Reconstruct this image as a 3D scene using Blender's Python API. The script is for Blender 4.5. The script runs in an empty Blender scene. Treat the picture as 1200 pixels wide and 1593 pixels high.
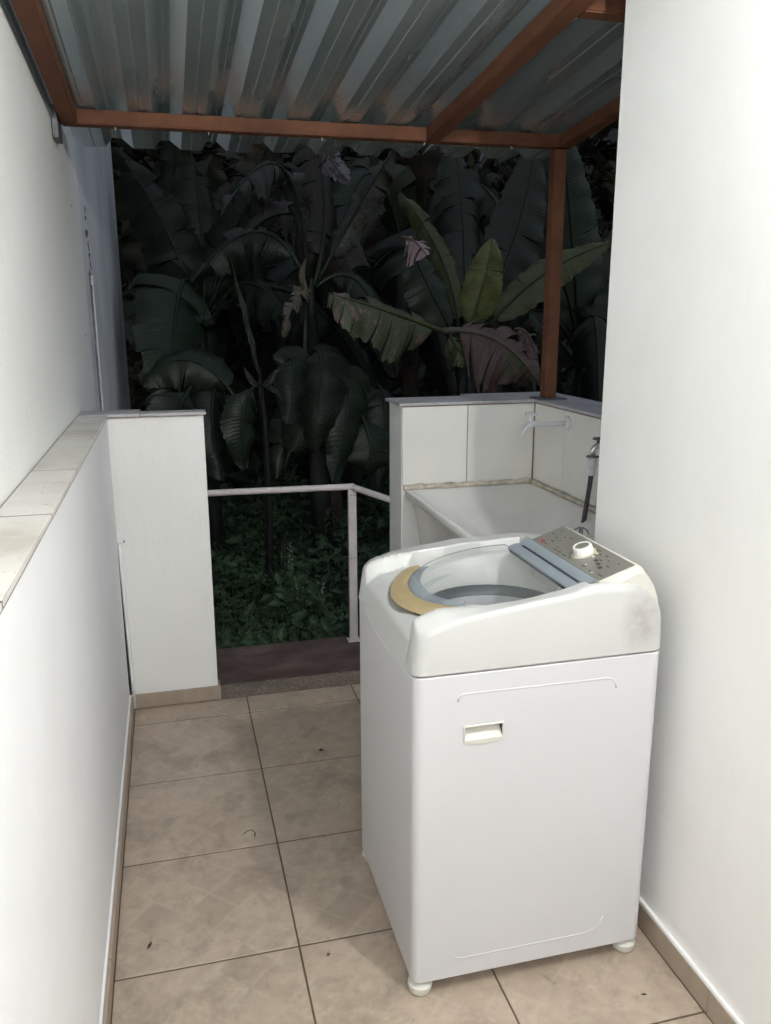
import bpy, bmesh, math, random
from mathutils import Vector, Matrix, noise
random.seed(7)
scene = bpy.context.scene
COL = scene.collection
# ------------------------------------------------------------------ camera
cam_data = bpy.data.cameras.new('camera')
cam = bpy.data.objects.new('camera', cam_data)
COL.objects.link(cam)
M = Matrix(((0.96835685, 0.0612417, -0.24193896),
            (-0.24955552, 0.22729984, -0.94130591),
            (-0.00265449, 0.97189724, 0.23539056)))
# camera looks down its -Z axis
M4 = M.to_4x4(); M4.translation = Vector((0, 0, 1.6))
cam.matrix_world = M4
cam_data.sensor_fit = 'VERTICAL'
cam_data.sensor_height = 36.0
cam_data.lens = 1290.0 / 1593.0 * 36.0
cam_data.clip_start = 0.02
cam_data.clip_end = 1000
scene.camera = cam
scene.render.resolution_x = 771; scene.render.resolution_y = 1024
# ------------------------------------------------------------------ world (dusk)
world = bpy.data.worlds.new('World'); scene.world = world
world.use_nodes = True
wn = world.node_tree.nodes; wl = world.node_tree.links
wn.clear()
sky = wn.new('ShaderNodeTexSky'); sky.sky_type = 'NISHITA'; sky.sun_disc = False
sky.sun_elevation = math.radians(2.0); sky.sun_rotation = math.radians(200)
sky.altitude = 300; sky.dust_density = 1.5; sky.ozone_density = 2.0
tint = wn.new('ShaderNodeMix'); tint.data_type = 'RGBA'; tint.inputs[0].default_value = 0.75
tint.inputs[7].default_value = (0.60,0.64,0.72,1)
wl.new(sky.outputs[0], tint.inputs[6])
bg = wn.new('ShaderNodeBackground'); bg.inputs['Strength'].default_value = 0.46
out = wn.new('ShaderNodeOutputWorld')
wl.new(tint.outputs[2], bg.inputs['Color']); wl.new(bg.outputs[0], out.inputs['Surface'])
# last glow of the evening, very weak and soft
sun_d = bpy.data.lights.new('evening_sun', 'SUN'); sun_d.energy = 0.03; sun_d.angle = math.radians(20)
sun_d.color = (0.75, 0.75, 1.0)
sun = bpy.data.objects.new('evening_sun', sun_d); COL.objects.link(sun)
sun.rotation_euler = (math.radians(60), 0, math.radians(160)); sun.location = (0, 0, 12)
scene.view_settings.view_transform = 'Standard'
scene.view_settings.look = 'None'
scene.view_settings.exposure = 0.28
scene.view_settings.gamma = 1.0
scene.render.engine = 'CYCLES'
scene.cycles.max_bounces = 10
scene.cycles.diffuse_bounces = 6
scene.cycles.glossy_bounces = 5
scene.cycles.transmission_bounces = 8
scene.cycles.transparent_max_bounces = 12
LAMP_POS = (1.01, 0.66, 2.42)
LAMP_STRENGTH = 1280.0
# ------------------------------------------------------------------ helpers: materials
MATS = {}
def new_mat(name):
    m = bpy.data.materials.new(name); m.use_nodes = True
    nt = m.node_tree; b = nt.nodes['Principled BSDF']
    return m, nt, b
def nd(nt, t, **kw):
    n = nt.nodes.new(t)
    for k, v in kw.items(): setattr(n, k, v)
    return n
def coords(nt, scale=(1, 1, 1), rot=(0, 0, 0), src='Object', loc=(0, 0, 0)):
    tc = nd(nt, 'ShaderNodeTexCoord'); mp = nd(nt, 'ShaderNodeMapping')
    mp.inputs['Scale'].default_value = scale; mp.inputs['Rotation'].default_value = rot; mp.inputs['Location'].default_value = loc
    if src == 'World':
        g = nd(nt, 'ShaderNodeNewGeometry'); nt.links.new(g.outputs['Position'], mp.inputs[0])
    else:
        nt.links.new(tc.outputs[src], mp.inputs[0])
    return mp.outputs[0]
def noise_n(nt, vec, scale, detail=4, rough=0.55, dist=0.0):
    n = nd(nt, 'ShaderNodeTexNoise'); n.inputs['Scale'].default_value = scale; n.inputs['Detail'].default_value = detail
    n.inputs['Roughness'].default_value = rough; n.inputs['Distortion'].default_value = dist
    nt.links.new(vec, n.inputs['Vector']); return n.outputs['Fac']
def ramp(nt, fac, stops):
    r = nd(nt, 'ShaderNodeValToRGB')
    while len(r.color_ramp.elements) < len(stops): r.color_ramp.elements.new(0.5)
    for e, (p, c) in zip(r.color_ramp.elements, stops):
        e.position = p; e.color = (c[0], c[1], c[2], 1) if not isinstance(c, (int, float)) else (c, c, c, 1)
    nt.links.new(fac, r.inputs[0]); return r.outputs[0]
def mixc(nt, fac, a, b, mode='MIX'):
    m = nd(nt, 'ShaderNodeMix', data_type='RGBA', blend_type=mode)
    for sock, v in ((0, fac), (6, a), (7, b)):
        if isinstance(v, (int, float)): m.inputs[sock].default_value = v
        elif isinstance(v, tuple): m.inputs[sock].default_value = (v[0], v[1], v[2], 1)
        else: nt.links.new(v, m.inputs[sock])
    return m.outputs[2]
def bump(nt, b, h, strength=0.3, dist=0.01):
    bn = nd(nt, 'ShaderNodeBump'); bn.inputs['Strength'].default_value = strength; bn.inputs['Distance'].default_value = dist
    nt.links.new(h, bn.inputs['Height']); nt.links.new(bn.outputs[0], b.inputs['Normal'])
def plain(name, col, rough=0.5, metal=0.0, var=0.12, vscale=14, bumps=0.0, bscale=120, spec=None):
    m, nt, b = new_mat(name)
    v = coords(nt)
    n = noise_n(nt, v, vscale, 5)
    c2 = tuple(max(0, c * (1 - var)) for c in col); c3 = tuple(min(1, c * (1 + var * .6)) for c in col)
    nt.links.new(ramp(nt, n, [(0.3, c2), (0.7, c3)]), b.inputs['Base Color'])
    b.inputs['Metallic'].default_value = metal
    nt.links.new(ramp(nt, noise_n(nt, v, vscale * 2.3, 4), [(0.3, rough * .85), (0.7, min(1, rough * 1.15))]), b.inputs['Roughness'])
    if spec is not None: b.inputs['Specular IOR Level'].default_value = spec
    if bumps: bump(nt, b, noise_n(nt, v, bscale, 4), bumps, 0.002)
    MATS[name] = m; return m
def plaster(name, col, streak=0.5, dirt=0.15, dirtcol=(.5, .47, .42), specks=0.0):
    m, nt, b = new_mat(name)
    v = coords(nt, src='World')
    vs = coords(nt, scale=(9, 9, 1.2), src='World')
    big = noise_n(nt, v, 2.2, 5, .6)
    st = noise_n(nt, vs, 3.0, 5, .6)
    c = mixc(nt, ramp(nt, big, [(.42, 0.0), (.72, dirt)]), col, dirtcol)
    c = mixc(nt, ramp(nt, st, [(.5, 0.0), (.8, dirt * .8)]), c, tuple(x * .82 for x in col))
    if specks:
        sp = noise_n(nt, v, 38, 2, .5)
        c = mixc(nt, ramp(nt, sp, [(.74, 0.0), (.77, specks)]), c, (.12, .11, .1))
    nt.links.new(c, b.inputs['Base Color'])
    b.inputs['Roughness'].default_value = 0.62
    b.inputs['Specular IOR Level'].default_value = 0.3
    fine = noise_n(nt, v, 95, 5, .6); mid = noise_n(nt, coords(nt, scale=(1, 1, .35), src='World'), 22, 4, .6)
    a = nd(nt, 'ShaderNodeMath', operation='MULTIPLY_ADD'); nt.links.new(mid, a.inputs[0]); a.inputs[1].default_value = 2.2
    nt.links.new(fine, a.inputs[2])
    bump(nt, b, a.outputs[0], streak, 0.0035)
    MATS[name] = m; return m
# ------------------------------------------------------------------ helpers: objects
OFF = {}
def tag(o, label=None, cat=None, group=None, kind=None):
    if label: o['label'] = label
    if cat: o['category'] = cat
    if group: o['group'] = group
    if kind: o['kind'] = kind
    return o
def thing(name, label, cat, loc=(0, 0, 0), group=None):
    o = bpy.data.objects.new(name, None); o.empty_display_size = 0.1
    COL.objects.link(o); o.location = loc; OFF[o] = Vector(loc)
    return tag(o, label, cat, group)
class MB:
    def __init__(s): s.bm = bmesh.new()
    def box(s, x0, x1, y0, y1, z0, z1, bev=0.0, seg=1):
        r = bmesh.ops.create_cube(s.bm, size=1.0)
        vs = r['verts']
        for v in vs:
            v.co = Vector(((x0 + x1) / 2 + v.co.x * (x1 - x0), (y0 + y1) / 2 + v.co.y * (y1 - y0), (z0 + z1) / 2 + v.co.z * (z1 - z0)))
        if bev:
            es = list({e for v in vs for e in v.link_edges})
            bmesh.ops.bevel(s.bm, geom=es, offset=bev, segments=seg, affect='EDGES', profile=0.6)
        return s
    def ngon(s, pts):
        s.bm.faces.new([s.bm.verts.new(p) for p in pts]); return s
    def rings(s, rings, closed=True, cap0=False, cap1=False):
        rv = [[s.bm.verts.new(p) for p in r] for r in rings]
        n = len(rings[0])
        for a, b in zip(rv[:-1], rv[1:]):
            for i in range(n if closed else n - 1):
                j = (i + 1) % n
                try: s.bm.faces.new((a[i], a[j], b[j], b[i]))
                except ValueError: pass
        if cap0: s.bm.faces.new(list(reversed(rv[0])))
        if cap1: s.bm.faces.new(rv[-1])
        return s
    def tube(s, pts, r, n=10, cap=True, flat=1.0):
        pts = [Vector(p) for p in pts]; rs = r if isinstance(r, (list, tuple)) else [r] * len(pts)
        rings = []; prev = None
        for i, p in enumerate(pts):
            t = (pts[min(i + 1, len(pts) - 1)] - pts[max(i - 1, 0)]).normalized()
            if prev is None:
                a = Vector((0, 0, 1)) if abs(t.z) < .9 else Vector((1, 0, 0))
                u = t.cross(a).normalized()
            else:
                u = (prev - t * prev.dot(t)).normalized()
            prev = u; w = t.cross(u)
            rings.append([p + (u * math.cos(k * math.tau / n) + w * math.sin(k * math.tau / n) * flat) * rs[i] for k in range(n)])
        return s.rings(rings, True, cap, cap)
    def lathe(s, c, prof, n=24, axis='Z', cap0=True, cap1=True):
        c = Vector(c); rings = []
        for r, h in prof:
            ring = []
            for k in range(n):
                a = k * math.tau / n
                if axis == 'Z': q = Vector((r * math.cos(a), r * math.sin(a), h))
                elif axis == 'X': q = Vector((h, r * math.cos(a), r * math.sin(a)))
                else: q = Vector((r * math.sin(a), h, r * math.cos(a)))
                ring.append(c + q)
            rings.append(ring)
        return s.rings(rings, True, cap0, cap1)
    def build(s, name, mat, parent=None, smooth=False, autos=None, label=None, cat=None, group=None, kind=None, loc=None):
        bmesh.ops.recalc_face_normals(s.bm, faces=s.bm.faces)
        off = OFF[parent] if parent is not None else Vector((0, 0, 0))
        L = Vector(loc) if loc is not None else off.copy()
        me = bpy.data.meshes.new(name)
        for v in s.bm.verts: v.co -= L
        s.bm.to_mesh(me); s.bm.free()
        if isinstance(mat, str): mat = MATS[mat]
        if mat: me.materials.append(mat)
        o = bpy.data.objects.new(name, me); COL.objects.link(o)
        if parent is not None: o.parent = parent
        o.location = L - off
        OFF[o] = L
        if smooth:
            me.polygons.foreach_set('use_smooth', [True] * len(me.polygons))
            if autos:
                me.set_sharp_from_angle(angle=math.radians(autos))
        return tag(o, label, cat, group, kind)
def add_copy(src, pos, parent=None, name=None, rotz=0.0):
    o = src.copy(); COL.objects.link(o)
    if name: o.name = name
    if parent is not None: o.parent = parent
    off = OFF[parent] if parent is not None else Vector((0, 0, 0))
    o.location = Vector(pos) - off; o.rotation_euler.z = rotz
    OFF[o] = Vector(pos); return o
# ------------------------------------------------------------------ materials
plaster('white_wall', (.84, .84, .82), .42, .10)
plaster('parapet_paint', (.86, .87, .88), .20, .10)
plaster('house_wall_paint', (.87, .87, .86), .10, .12)
plaster('neighbour_wall', (.87, .875, .85), .40, .10, (.62, .62, .55), .25)
plaster('far_wall', (.80, .80, .81), .45, .40, (.42, .42, .48), .5)
def mortar():
    m, nt, b = new_mat('raw_mortar'); v = coords(nt, src='World')
    c = ramp(nt, noise_n(nt, v, 130, 3, .7), [(.32, (.09, .068, .052)), (.5, (.22, .175, .135)), (.68, (.36, .31, .25))])
    c = mixc(nt, ramp(nt, noise_n(nt, v, 9, 5, .7), [(.45, 0.0), (.65, .6)]), c, (.12, .095, .08))
    nt.links.new(c, b.inputs['Base Color']); b.inputs['Roughness'].default_value = .9
    bump(nt, b, noise_n(nt, v, 110, 4), .8, .006); MATS['raw_mortar'] = m
mortar()
plain('bare_groove', (.22, .22, .23), .9, var=.4, vscale=20, bumps=.5)
# floor tile
def floor_tile_mat():
    m, nt, b = new_mat('floor_tile')
    vo = coords(nt, src='Object'); vw = coords(nt, src='World')
    # printed diamond lattice inside each tile
    mp = coords(nt, scale=(1 / .105, 1 / .105, 0.0), rot=(0, 0, math.radians(45)), src='World', loc=(.31, .17, 0))
    warp = nd(nt, 'ShaderNodeVectorMath', operation='MULTIPLY_ADD')
    nz = nd(nt, 'ShaderNodeTexNoise'); nz.inputs['Scale'].default_value = 9; nt.links.new(vw, nz.inputs['Vector'])
    nt.links.new(nz.outputs['Color'], warp.inputs[0]); warp.inputs[1].default_value = (.22, .22, 0); nt.links.new(mp, warp.inputs[2])
    vor = nd(nt, 'ShaderNodeTexVoronoi', feature='F1', distance='CHEBYCHEV'); vor.inputs['Randomness'].default_value = 0.0
    vor.inputs['Scale'].default_value = 1.0; nt.links.new(warp.outputs[0], vor.inputs['Vector'])
    line = ramp(nt, vor.outputs['Distance'], [(.42, 0.0), (.49, 1.0)])
    cellv = nd(nt, 'ShaderNodeSeparateColor'); nt.links.new(vor.outputs['Color'], cellv.inputs[0])
    big = noise_n(nt, vw, 3.2, 5, .6); mot = noise_n(nt, vw, 24, 6, .65)
    base = ramp(nt, mot, [(.25, (.37, .295, .225)), (.5, (.435, .352, .275)), (.75, (.50, .415, .335))])
    darkcell = mixc(nt, ramp(nt, cellv.outputs[0], [(.35, 0.0), (.75, .5)]), base, (.31, .245, .19))
    mask = ramp(nt, noise_n(nt, vw, 4.5, 4), [(.38, 0.15), (.6, 1.0)])
    base = mixc(nt, mask, base, darkcell)
    lm = nd(nt, 'ShaderNodeMath', operation='MULTIPLY'); nt.links.new(line, lm.inputs[0]); nt.links.new(mask, lm.inputs[1])
    lm2 = nd(nt, 'ShaderNodeMath', operation='MULTIPLY'); nt.links.new(lm.outputs[0], lm2.inputs[0]); lm2.inputs[1].default_value = .28
    c = mixc(nt, lm2.outputs[0], base, (.52, .45, .38))
    dirt = ramp(nt, noise_n(nt, vw, 5.5, 7, .74, .4), [(.50, 0.0), (.64, .55)])
    c = mixc(nt, dirt, c, (.225, .18, .14))
    sm = noise_n(nt, coords(nt, src='World', scale=(1.6, 1, 1), rot=(0, 0, .6)), 13, 6, .75, .8)
    c = mixc(nt, ramp(nt, sm, [(.60, 0.0), (.70, .5)]), c, (.17, .135, .105))
    spot = ramp(nt, noise_n(nt, vw, 60, 2, .5), [(.73, 0.0), (.77, .5)])
    c = mixc(nt, spot, c, (.16, .12, .09))
    nt.links.new(c, b.inputs['Base Color'])
    nt.links.new(ramp(nt, big, [(.3, .34), (.7, .5)]), b.inputs['Roughness'])
    bump(nt, b, noise_n(nt, vw, 40, 4), .12, .002)
    MATS['floor_tile'] = m
floor_tile_mat()
def skirt_mat(name, col):
    m, nt, b = new_mat(name); v = coords(nt, src='World')
    nt.links.new(ramp(nt, noise_n(nt, v, 16, 6, .65), [(.3, tuple(c * .82 for c in col)), (.7, col)]), b.inputs['Base Color'])
    b.inputs['Roughness'].default_value = .42; MATS[name] = m
skirt_mat('skirting_tile', (.39, .315, .25))
skirt_mat('grout_dark', (.12, .085, .06))
def cap_mat():
    m, nt, b = new_mat('cap_tile'); v = coords(nt, src='World')
    vs = coords(nt, scale=(1.6, 2.2, 2), src='World')
    c = ramp(nt, noise_n(nt, vs, 2.6, 7, .62), [(.32, (.52, .485, .43)), (.48, (.655, .63, .585)), (.7, (.72, .70, .665))])
    c = mixc(nt, ramp(nt, noise_n(nt, v, 70, 2), [(.72, 0.0), (.75, .8)]), c, (.15, .13, .11))
    c = mixc(nt, ramp(nt, noise_n(nt, v, 7, 5, .7), [(.57, 0.0), (.75, .5)]), c, (.45, .42, .34))
    nt.links.new(c, b.inputs['Base Color']); b.inputs['Roughness'].default_value = .45
    bump(nt, b, noise_n(nt, v, 60, 4), .15, .002); MATS['cap_tile'] = m
cap_mat()
plain('cap_tile_grey', (.42, .41, .43), .5, var=.25, vscale=6)
plain('wall_tile', (.78, .77, .73), .22, var=.05, vscale=4)
plain('stained_grout', (.26, .20, .15), .85, var=.4, vscale=30, bumps=.5)
plain('sealant', (.60, .54, .45), .75, var=.5, vscale=18, bumps=.6, bscale=60)
plain('ceramic', (.74, .73, .70), .13, var=.07, vscale=5)
plain('tank_side', (.62, .61, .59), .5, var=.1, vscale=6)
def rust_paint(name, col, rust, amt, rough=.55):
    m, nt, b = new_mat(name); v = coords(nt, src='World')
    base = ramp(nt, noise_n(nt, v, 9, 5), [(.3, tuple(c * .8 for c in col)), (.7, col)])
    c = mixc(nt, ramp(nt, noise_n(nt, v, 34, 5, .7), [(.62 - amt, 0.0), (.66 - amt, 1.0)]), base, rust)
    nt.links.new(c, b.inputs['Base Color']); b.inputs['Roughness'].default_value = rough
    bump(nt, b, noise_n(nt, v, 70, 4), .3, .002); MATS[name] = m
def oxide():
    m, nt, b = new_mat('red_oxide'); v = coords(nt, src='World')
    c = ramp(nt, noise_n(nt, v, 6, 6, .65), [(.3, (.090, .036, .020)), (.7, (.155, .066, .034))])
    c = mixc(nt, ramp(nt, noise_n(nt, v, 28, 4, .6), [(.5, 0.0), (.75, .35)]), c, (.055, .025, .02))
    nt.links.new(c, b.inputs['Base Color']); b.inputs['Roughness'].default_value = .7; b.inputs['Specular IOR Level'].default_value = .2
    bump(nt, b, noise_n(nt, v, 70, 4), .2, .002); MATS['red_oxide'] = m
oxide()
rust_paint('rail_paint', (.72, .67, .66), (.22, .12, .09), -.055, .5)
def concrete():
    m, nt, b = new_mat('wet_concrete'); v = coords(nt, src='World', scale=(1, 1.6, 1))
    c = ramp(nt, noise_n(nt, v, 4.5, 7, .68, .3), [(.30, (.055, .034, .028)), (.5, (.105, .068, .056)), (.7, (.17, .125, .112))])
    c = mixc(nt, ramp(nt, noise_n(nt, v, 24, 5, .7), [(.52, 0.0), (.7, .5)]), c, (.07, .05, .045))
    nt.links.new(c, b.inputs['Base Color']); b.inputs['Roughness'].default_value = .7
    bump(nt, b, noise_n(nt, v, 60, 5), .5, .004); MATS['wet_concrete'] = m
concrete()
def galvanised():
    m, nt, b = new_mat('galvanised'); v = coords(nt, src='World', scale=(1, .12, 1))
    nt.links.new(ramp(nt, noise_n(nt, v, 7, 2), [(.3, (.52, .60, .61)), (.7, (.62, .69, .70))]), b.inputs['Base Color'])
    b.inputs['Metallic'].default_value = .80
    nt.links.new(ramp(nt, noise_n(nt, v, 6, 2), [(.3, .25), (.7, .33)]), b.inputs['Roughness'])
    MATS['galvanised'] = m
galvanised()
plain('steel_dark', (.16, .16, .17), .5, .6, var=.3)
plain('zinc', (.72, .72, .72), .3, .9, var=.1)
# washer
def enamel(name, col, rough, dirt=0.0):
    m, nt, b = new_mat(name); v = coords(nt, src='World')
    c = ramp(nt, noise_n(nt, v, 3, 4), [(.3, tuple(x * .965 for x in col)), (.7, col)])
    if dirt:
        # grime where hands and soap touch the rear corner of the cover
        mp = coords(nt, src='World', loc=(-1.012, -1.60, -.915), scale=(1, 1, 1))
        sc = nd(nt, 'ShaderNodeVectorMath', operation='MULTIPLY'); nt.links.new(mp, sc.inputs[0]); sc.inputs[1].default_value = (17, 6, 10)
        ln = nd(nt, 'ShaderNodeVectorMath', operation='LENGTH'); nt.links.new(sc.outputs[0], ln.inputs[0])
        k = ramp(nt, ln.outputs['Value'], [(.1, dirt), (.5, dirt * .6), (1.0, 0.0)])
        k2 = nd(nt, 'ShaderNodeMath', operation='MULTIPLY'); nt.links.new(k, k2.inputs[0])
        nt.links.new(ramp(nt, noise_n(nt, v, 30, 5, .6), [(.3, .35), (.7, 1.0)]), k2.inputs[1])
        c = mixc(nt, k2.outputs[0], c, (.30, .265, .25))
        c = mixc(nt, ramp(nt, noise_n(nt, v, 8, 6, .7), [(.55, 0.0), (.8, .14)]), c, (.56, .53, .48))
    nt.links.new(c, b.inputs['Base Color']); b.inputs['Roughness'].default_value = rough
    b.inputs['Coat Weight'].default_value = .15
    MATS[name] = m
enamel('washer_enamel', (.59, .59, .605), .36)
enamel('washer_plastic', (.53, .535, .52), .38, .95)
enamel('washer_ivory', (.60, .59, .53), .42)
enamel('tub_plastic', (.50, .55, .52), .4)
plain('handle_tan', (.38, .30, .165), .42, var=.10, vscale=9)
plain('lid_frame', (.25, .29, .32), .38, var=.05)
plain('panel_grey', (.19, .185, .16), .36, var=.06, vscale=30)
plain('print_dark', (.05, .05, .05), .5)
plain('print_red', (.35, .035, .045), .45)
plain('print_light', (.55, .53, .42), .45)
plain('knob_white', (.80, .79, .75), .3, var=.04)
plain('basket_dark', (.03, .03, .045), .45, var=.1)
plain('basket_grey', (.52, .54, .55), .4, var=.15)
plain('rubber', (.035, .035, .04), .55, var=.2)
plain('hose_grey', (.055, .05, .062), .45, var=.15, vscale=30)
plain('pvc_white', (.66, .66, .68), .3, var=.04)
def glass(name, col, rough=.03, alpha=.30):
    m, nt, b = new_mat(name)
    v = coords(nt)
    b.inputs['Base Color'].default_value = (*col, 1)
    b.inputs['Roughness'].default_value = rough
    b.inputs['Specular IOR Level'].default_value = .7
    nt.links.new(ramp(nt, noise_n(nt, v, 9, 5, .6), [(.3, alpha * .8), (.75, alpha * 1.25)]), b.inputs['Alpha'])
    MATS[name] = m
glass('lid_clear', (.50, .56, .54), .05, .15)
glass('lid_tint', (.27, .31, .345), .12, .80)
glass('lid_edge', (.22, .26, .26), .15, .62)
def emitter(name, col, st):
    m, nt, b = new_mat(name); b.inputs['Base Color'].default_value = (*col, 1)
    b.inputs['Emission Color'].default_value = (*col, 1); b.inputs['Emission Strength'].default_value = st; MATS[name] = m
emitter('lit_bulb', (0.99,0.985,0.985), LAMP_STRENGTH)
emitter('fill_globe_glow', (0.99,0.985,0.985), 85.0)  # glow of the added fill light
# leaves
def leaf_mat(name, c1, c2, patch=None, amt=.5, rough=.42, patchscale=5):
    m, nt, b = new_mat(name)
    uv = coords(nt, src='UV')
    vein = nd(nt, 'ShaderNodeTexWave', wave_type='BANDS', bands_direction='X'); vein.inputs['Scale'].default_value = 9
    vein.inputs['Distortion'].default_value = 3.0; vein.inputs['Detail'].default_value = 3; vein.inputs['Detail Scale'].default_value = 2
    nt.links.new(uv, vein.inputs['Vector'])
    ob = coords(nt, src='World')
    n = noise_n(nt, ob, 5, 5, .6)
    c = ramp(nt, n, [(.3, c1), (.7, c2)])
    c = mixc(nt, ramp(nt, vein.outputs['Fac'], [(.2, .0), (.9, .12)]), c, tuple(x * 1.6 for x in c2))
    if patch:
        uvs = coords(nt, src='UV', scale=(1.0, .55, 1))
        k = ramp(nt, noise_n(nt, uvs, patchscale, 4, .6, .5), [(amt, 0.0), (amt + .05, 1.0)])
        c = mixc(nt, k, c, patch)
    nt.links.new(c, b.inputs['Base Color']); b.inputs['Roughness'].default_value = rough
    b.inputs['Specular IOR Level'].default_value = .35
    bump(nt, b, vein.outputs['Fac'], .25, .004)
    MATS[name] = m
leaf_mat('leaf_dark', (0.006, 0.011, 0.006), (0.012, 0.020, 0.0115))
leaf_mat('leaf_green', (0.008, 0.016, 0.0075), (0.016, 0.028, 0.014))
leaf_mat('leaf_teal', (0.017, 0.030, 0.022), (0.030, 0.046, 0.034), rough=.36)
leaf_mat('leaf_grey', (0.030, 0.033, 0.028), (0.056, 0.059, 0.051), (0.020, 0.024, 0.017), .52)
leaf_mat('leaf_brown', (0.015, 0.011, 0.009), (0.030, 0.022, 0.018), (0.013, 0.018, 0.012), .55)
leaf_mat('leaf_yellow', (.066, .080, .026), (.125, .140, .045), (0.048, 0.071, 0.028), .58)
leaf_mat('leaf_yellowish', (0.020, 0.022, 0.009), (0.033, 0.034, 0.013))
leaf_mat('leaf_olive', (0.036, 0.048, 0.018), (0.068, 0.080, 0.030), (0.048, 0.036, 0.022), .60)
leaf_mat('leaf_mixed', (0.036, 0.047, 0.025), (0.068, 0.081, 0.043), (0.153, 0.104, 0.090), .55)
leaf_mat('leaf_dry', (0.079, 0.069, 0.050), (0.139, 0.122, 0.089), (0.066, 0.050, 0.036), .55, rough=.7)
leaf_mat('leaf_dry_pink', (0.060, 0.036, 0.034), (0.125, 0.082, 0.075), (0.045, 0.059, 0.027), .56, rough=.65)
leaf_mat('leaf_pink', (0.221, 0.145, 0.153), (0.340, 0.255, 0.264), (0.102, 0.068, 0.068), .55, rough=.7)
leaf_mat('leaf_pale', (0.085, 0.081, 0.093), (0.204, 0.196, 0.221), (0.043, 0.034, 0.038), .5, rough=.6)
plain('stem_green', (.005, .007, .0045), .6, var=.4, vscale=12, bumps=.3)
plain('stem_brown', (.036, .026, .020), .8, var=.5, vscale=16, bumps=.6)
def veg_mat(name, c1, c2, sc=1.3):
    m, nt, b = new_mat(name); v = coords(nt, src='World')
    n = noise_n(nt, v, sc, 5, .65); n2 = noise_n(nt, v, 45, 2)
    c = ramp(nt, n, [(.3, c1), (.7, c2)])
    c = mixc(nt, ramp(nt, n2, [(.4, 0.0), (.75, .5)]), c, tuple(x * 1.7 for x in c2))
    nt.links.new(c, b.inputs['Base Color']); b.inputs['Roughness'].default_value = .6; MATS[name] = m
veg_mat('weed_leaf', (.022, .050, .020), (.045, .085, .035), 2.5)
veg_mat('grass_blade', (.028, .055, .020), (.060, .095, .040), 2.0)
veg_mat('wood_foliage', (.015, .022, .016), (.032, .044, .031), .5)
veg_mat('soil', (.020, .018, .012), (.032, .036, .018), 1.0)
plain('flower_pale', (.42, .45, .36), .6)

# ------------------------------------------------------------------ ground and hillside
def ground_h(x, y):
    h = -.38 + .05 * noise.noise(Vector((x * .5, y * .5, 3)))
    if y > 9.2:
        t = min(1.0, (y - 9.2) / 8.0); h += 7.5 * t * t * (3 - 2 * t)
    if y < 4.2 and x < 1.8: h = min(h, -.45)
    return h
g = MB()
xs = [-250, -100, -40, -15, -6, -3, -2, -1] + [i * .5 for i in range(0, 13)] + [8, 12, 20, 45, 100, 250]
ys = [-250, -100, -40, -12, -4, 0, 2, 3, 4] + [4.5 + i * .5 for i in range(0, 28)] + [20, 30, 60, 120, 260]
gv = [[g.bm.verts.new((x, y, ground_h(x, y))) for x in xs] for y in ys]
for j in range(len(ys) - 1):
    for i in range(len(xs) - 1):
        g.bm.faces.new((gv[j][i], gv[j][i + 1], gv[j + 1][i + 1], gv[j + 1][i]))
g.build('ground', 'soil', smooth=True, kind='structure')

# ------------------------------------------------------------------ floor
fl = MB()
fl.box(-.345, 1.135, -2.6, 3.312, -.42, -.0016)
fl.box(1.135, 1.56, 2.047, 3.312, -.42, -.0016)
fl.box(.95, 1.56, 3.312, 3.390, -.42, -.0016)
floor = fl.build('floor', 'grout_dark', kind='structure')
TX = [(-.222, .2325), (.2375, .6875), (.6925, 1.1225)]
TY = [-2.19, -1.745, -1.30, -.855, -.41, .035, .48, .93, 1.379, 1.825, 2.270, 2.714, 3.160, 3.310]
cache = {}
def tile(parent, name, mat, x0, x1, y0, y1, z0, z1, bev=.0011):
    key = (name, mat, round(x1 - x0, 3), round(y1 - y0, 3), round(z1 - z0, 3))
    c = ((x0 + x1) / 2, (y0 + y1) / 2, (z0 + z1) / 2)
    if key not in cache:
        m = MB(); m.box(x0, x1, y0, y1, z0, z1, bev)
        o = m.build(name, mat, parent, loc=c); cache[key] = o
    else:
        o = add_copy(cache[key], c, parent, name)
    # tiny tilts so neighbouring pieces never share one plane exactly
    o.rotation_euler = (random.uniform(-1, 1) * .0012, random.uniform(-1, 1) * .0012, random.uniform(-1, 1) * .001)
    return o
GP = .0029
for j in range(len(TY) - 1):
    y0, y1 = TY[j] + GP, TY[j + 1] - GP
    for (x0, x1) in TX: tile(floor, 'tile', 'floor_tile', x0, x1, y0, y1, -.008, .0)
for (y0, y1) in ((2.05, 2.268), (2.2724, 2.7116), (2.7164, 3.1576), (3.1624, 3.385)):
    tile(floor, 'tile', 'floor_tile', 1.1275, 1.555, y0, y1, -.008, .0)
tile(floor, 'tile', 'floor_tile', .955, 1.122, 3.3145, 3.385, -.008, .0)

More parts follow.
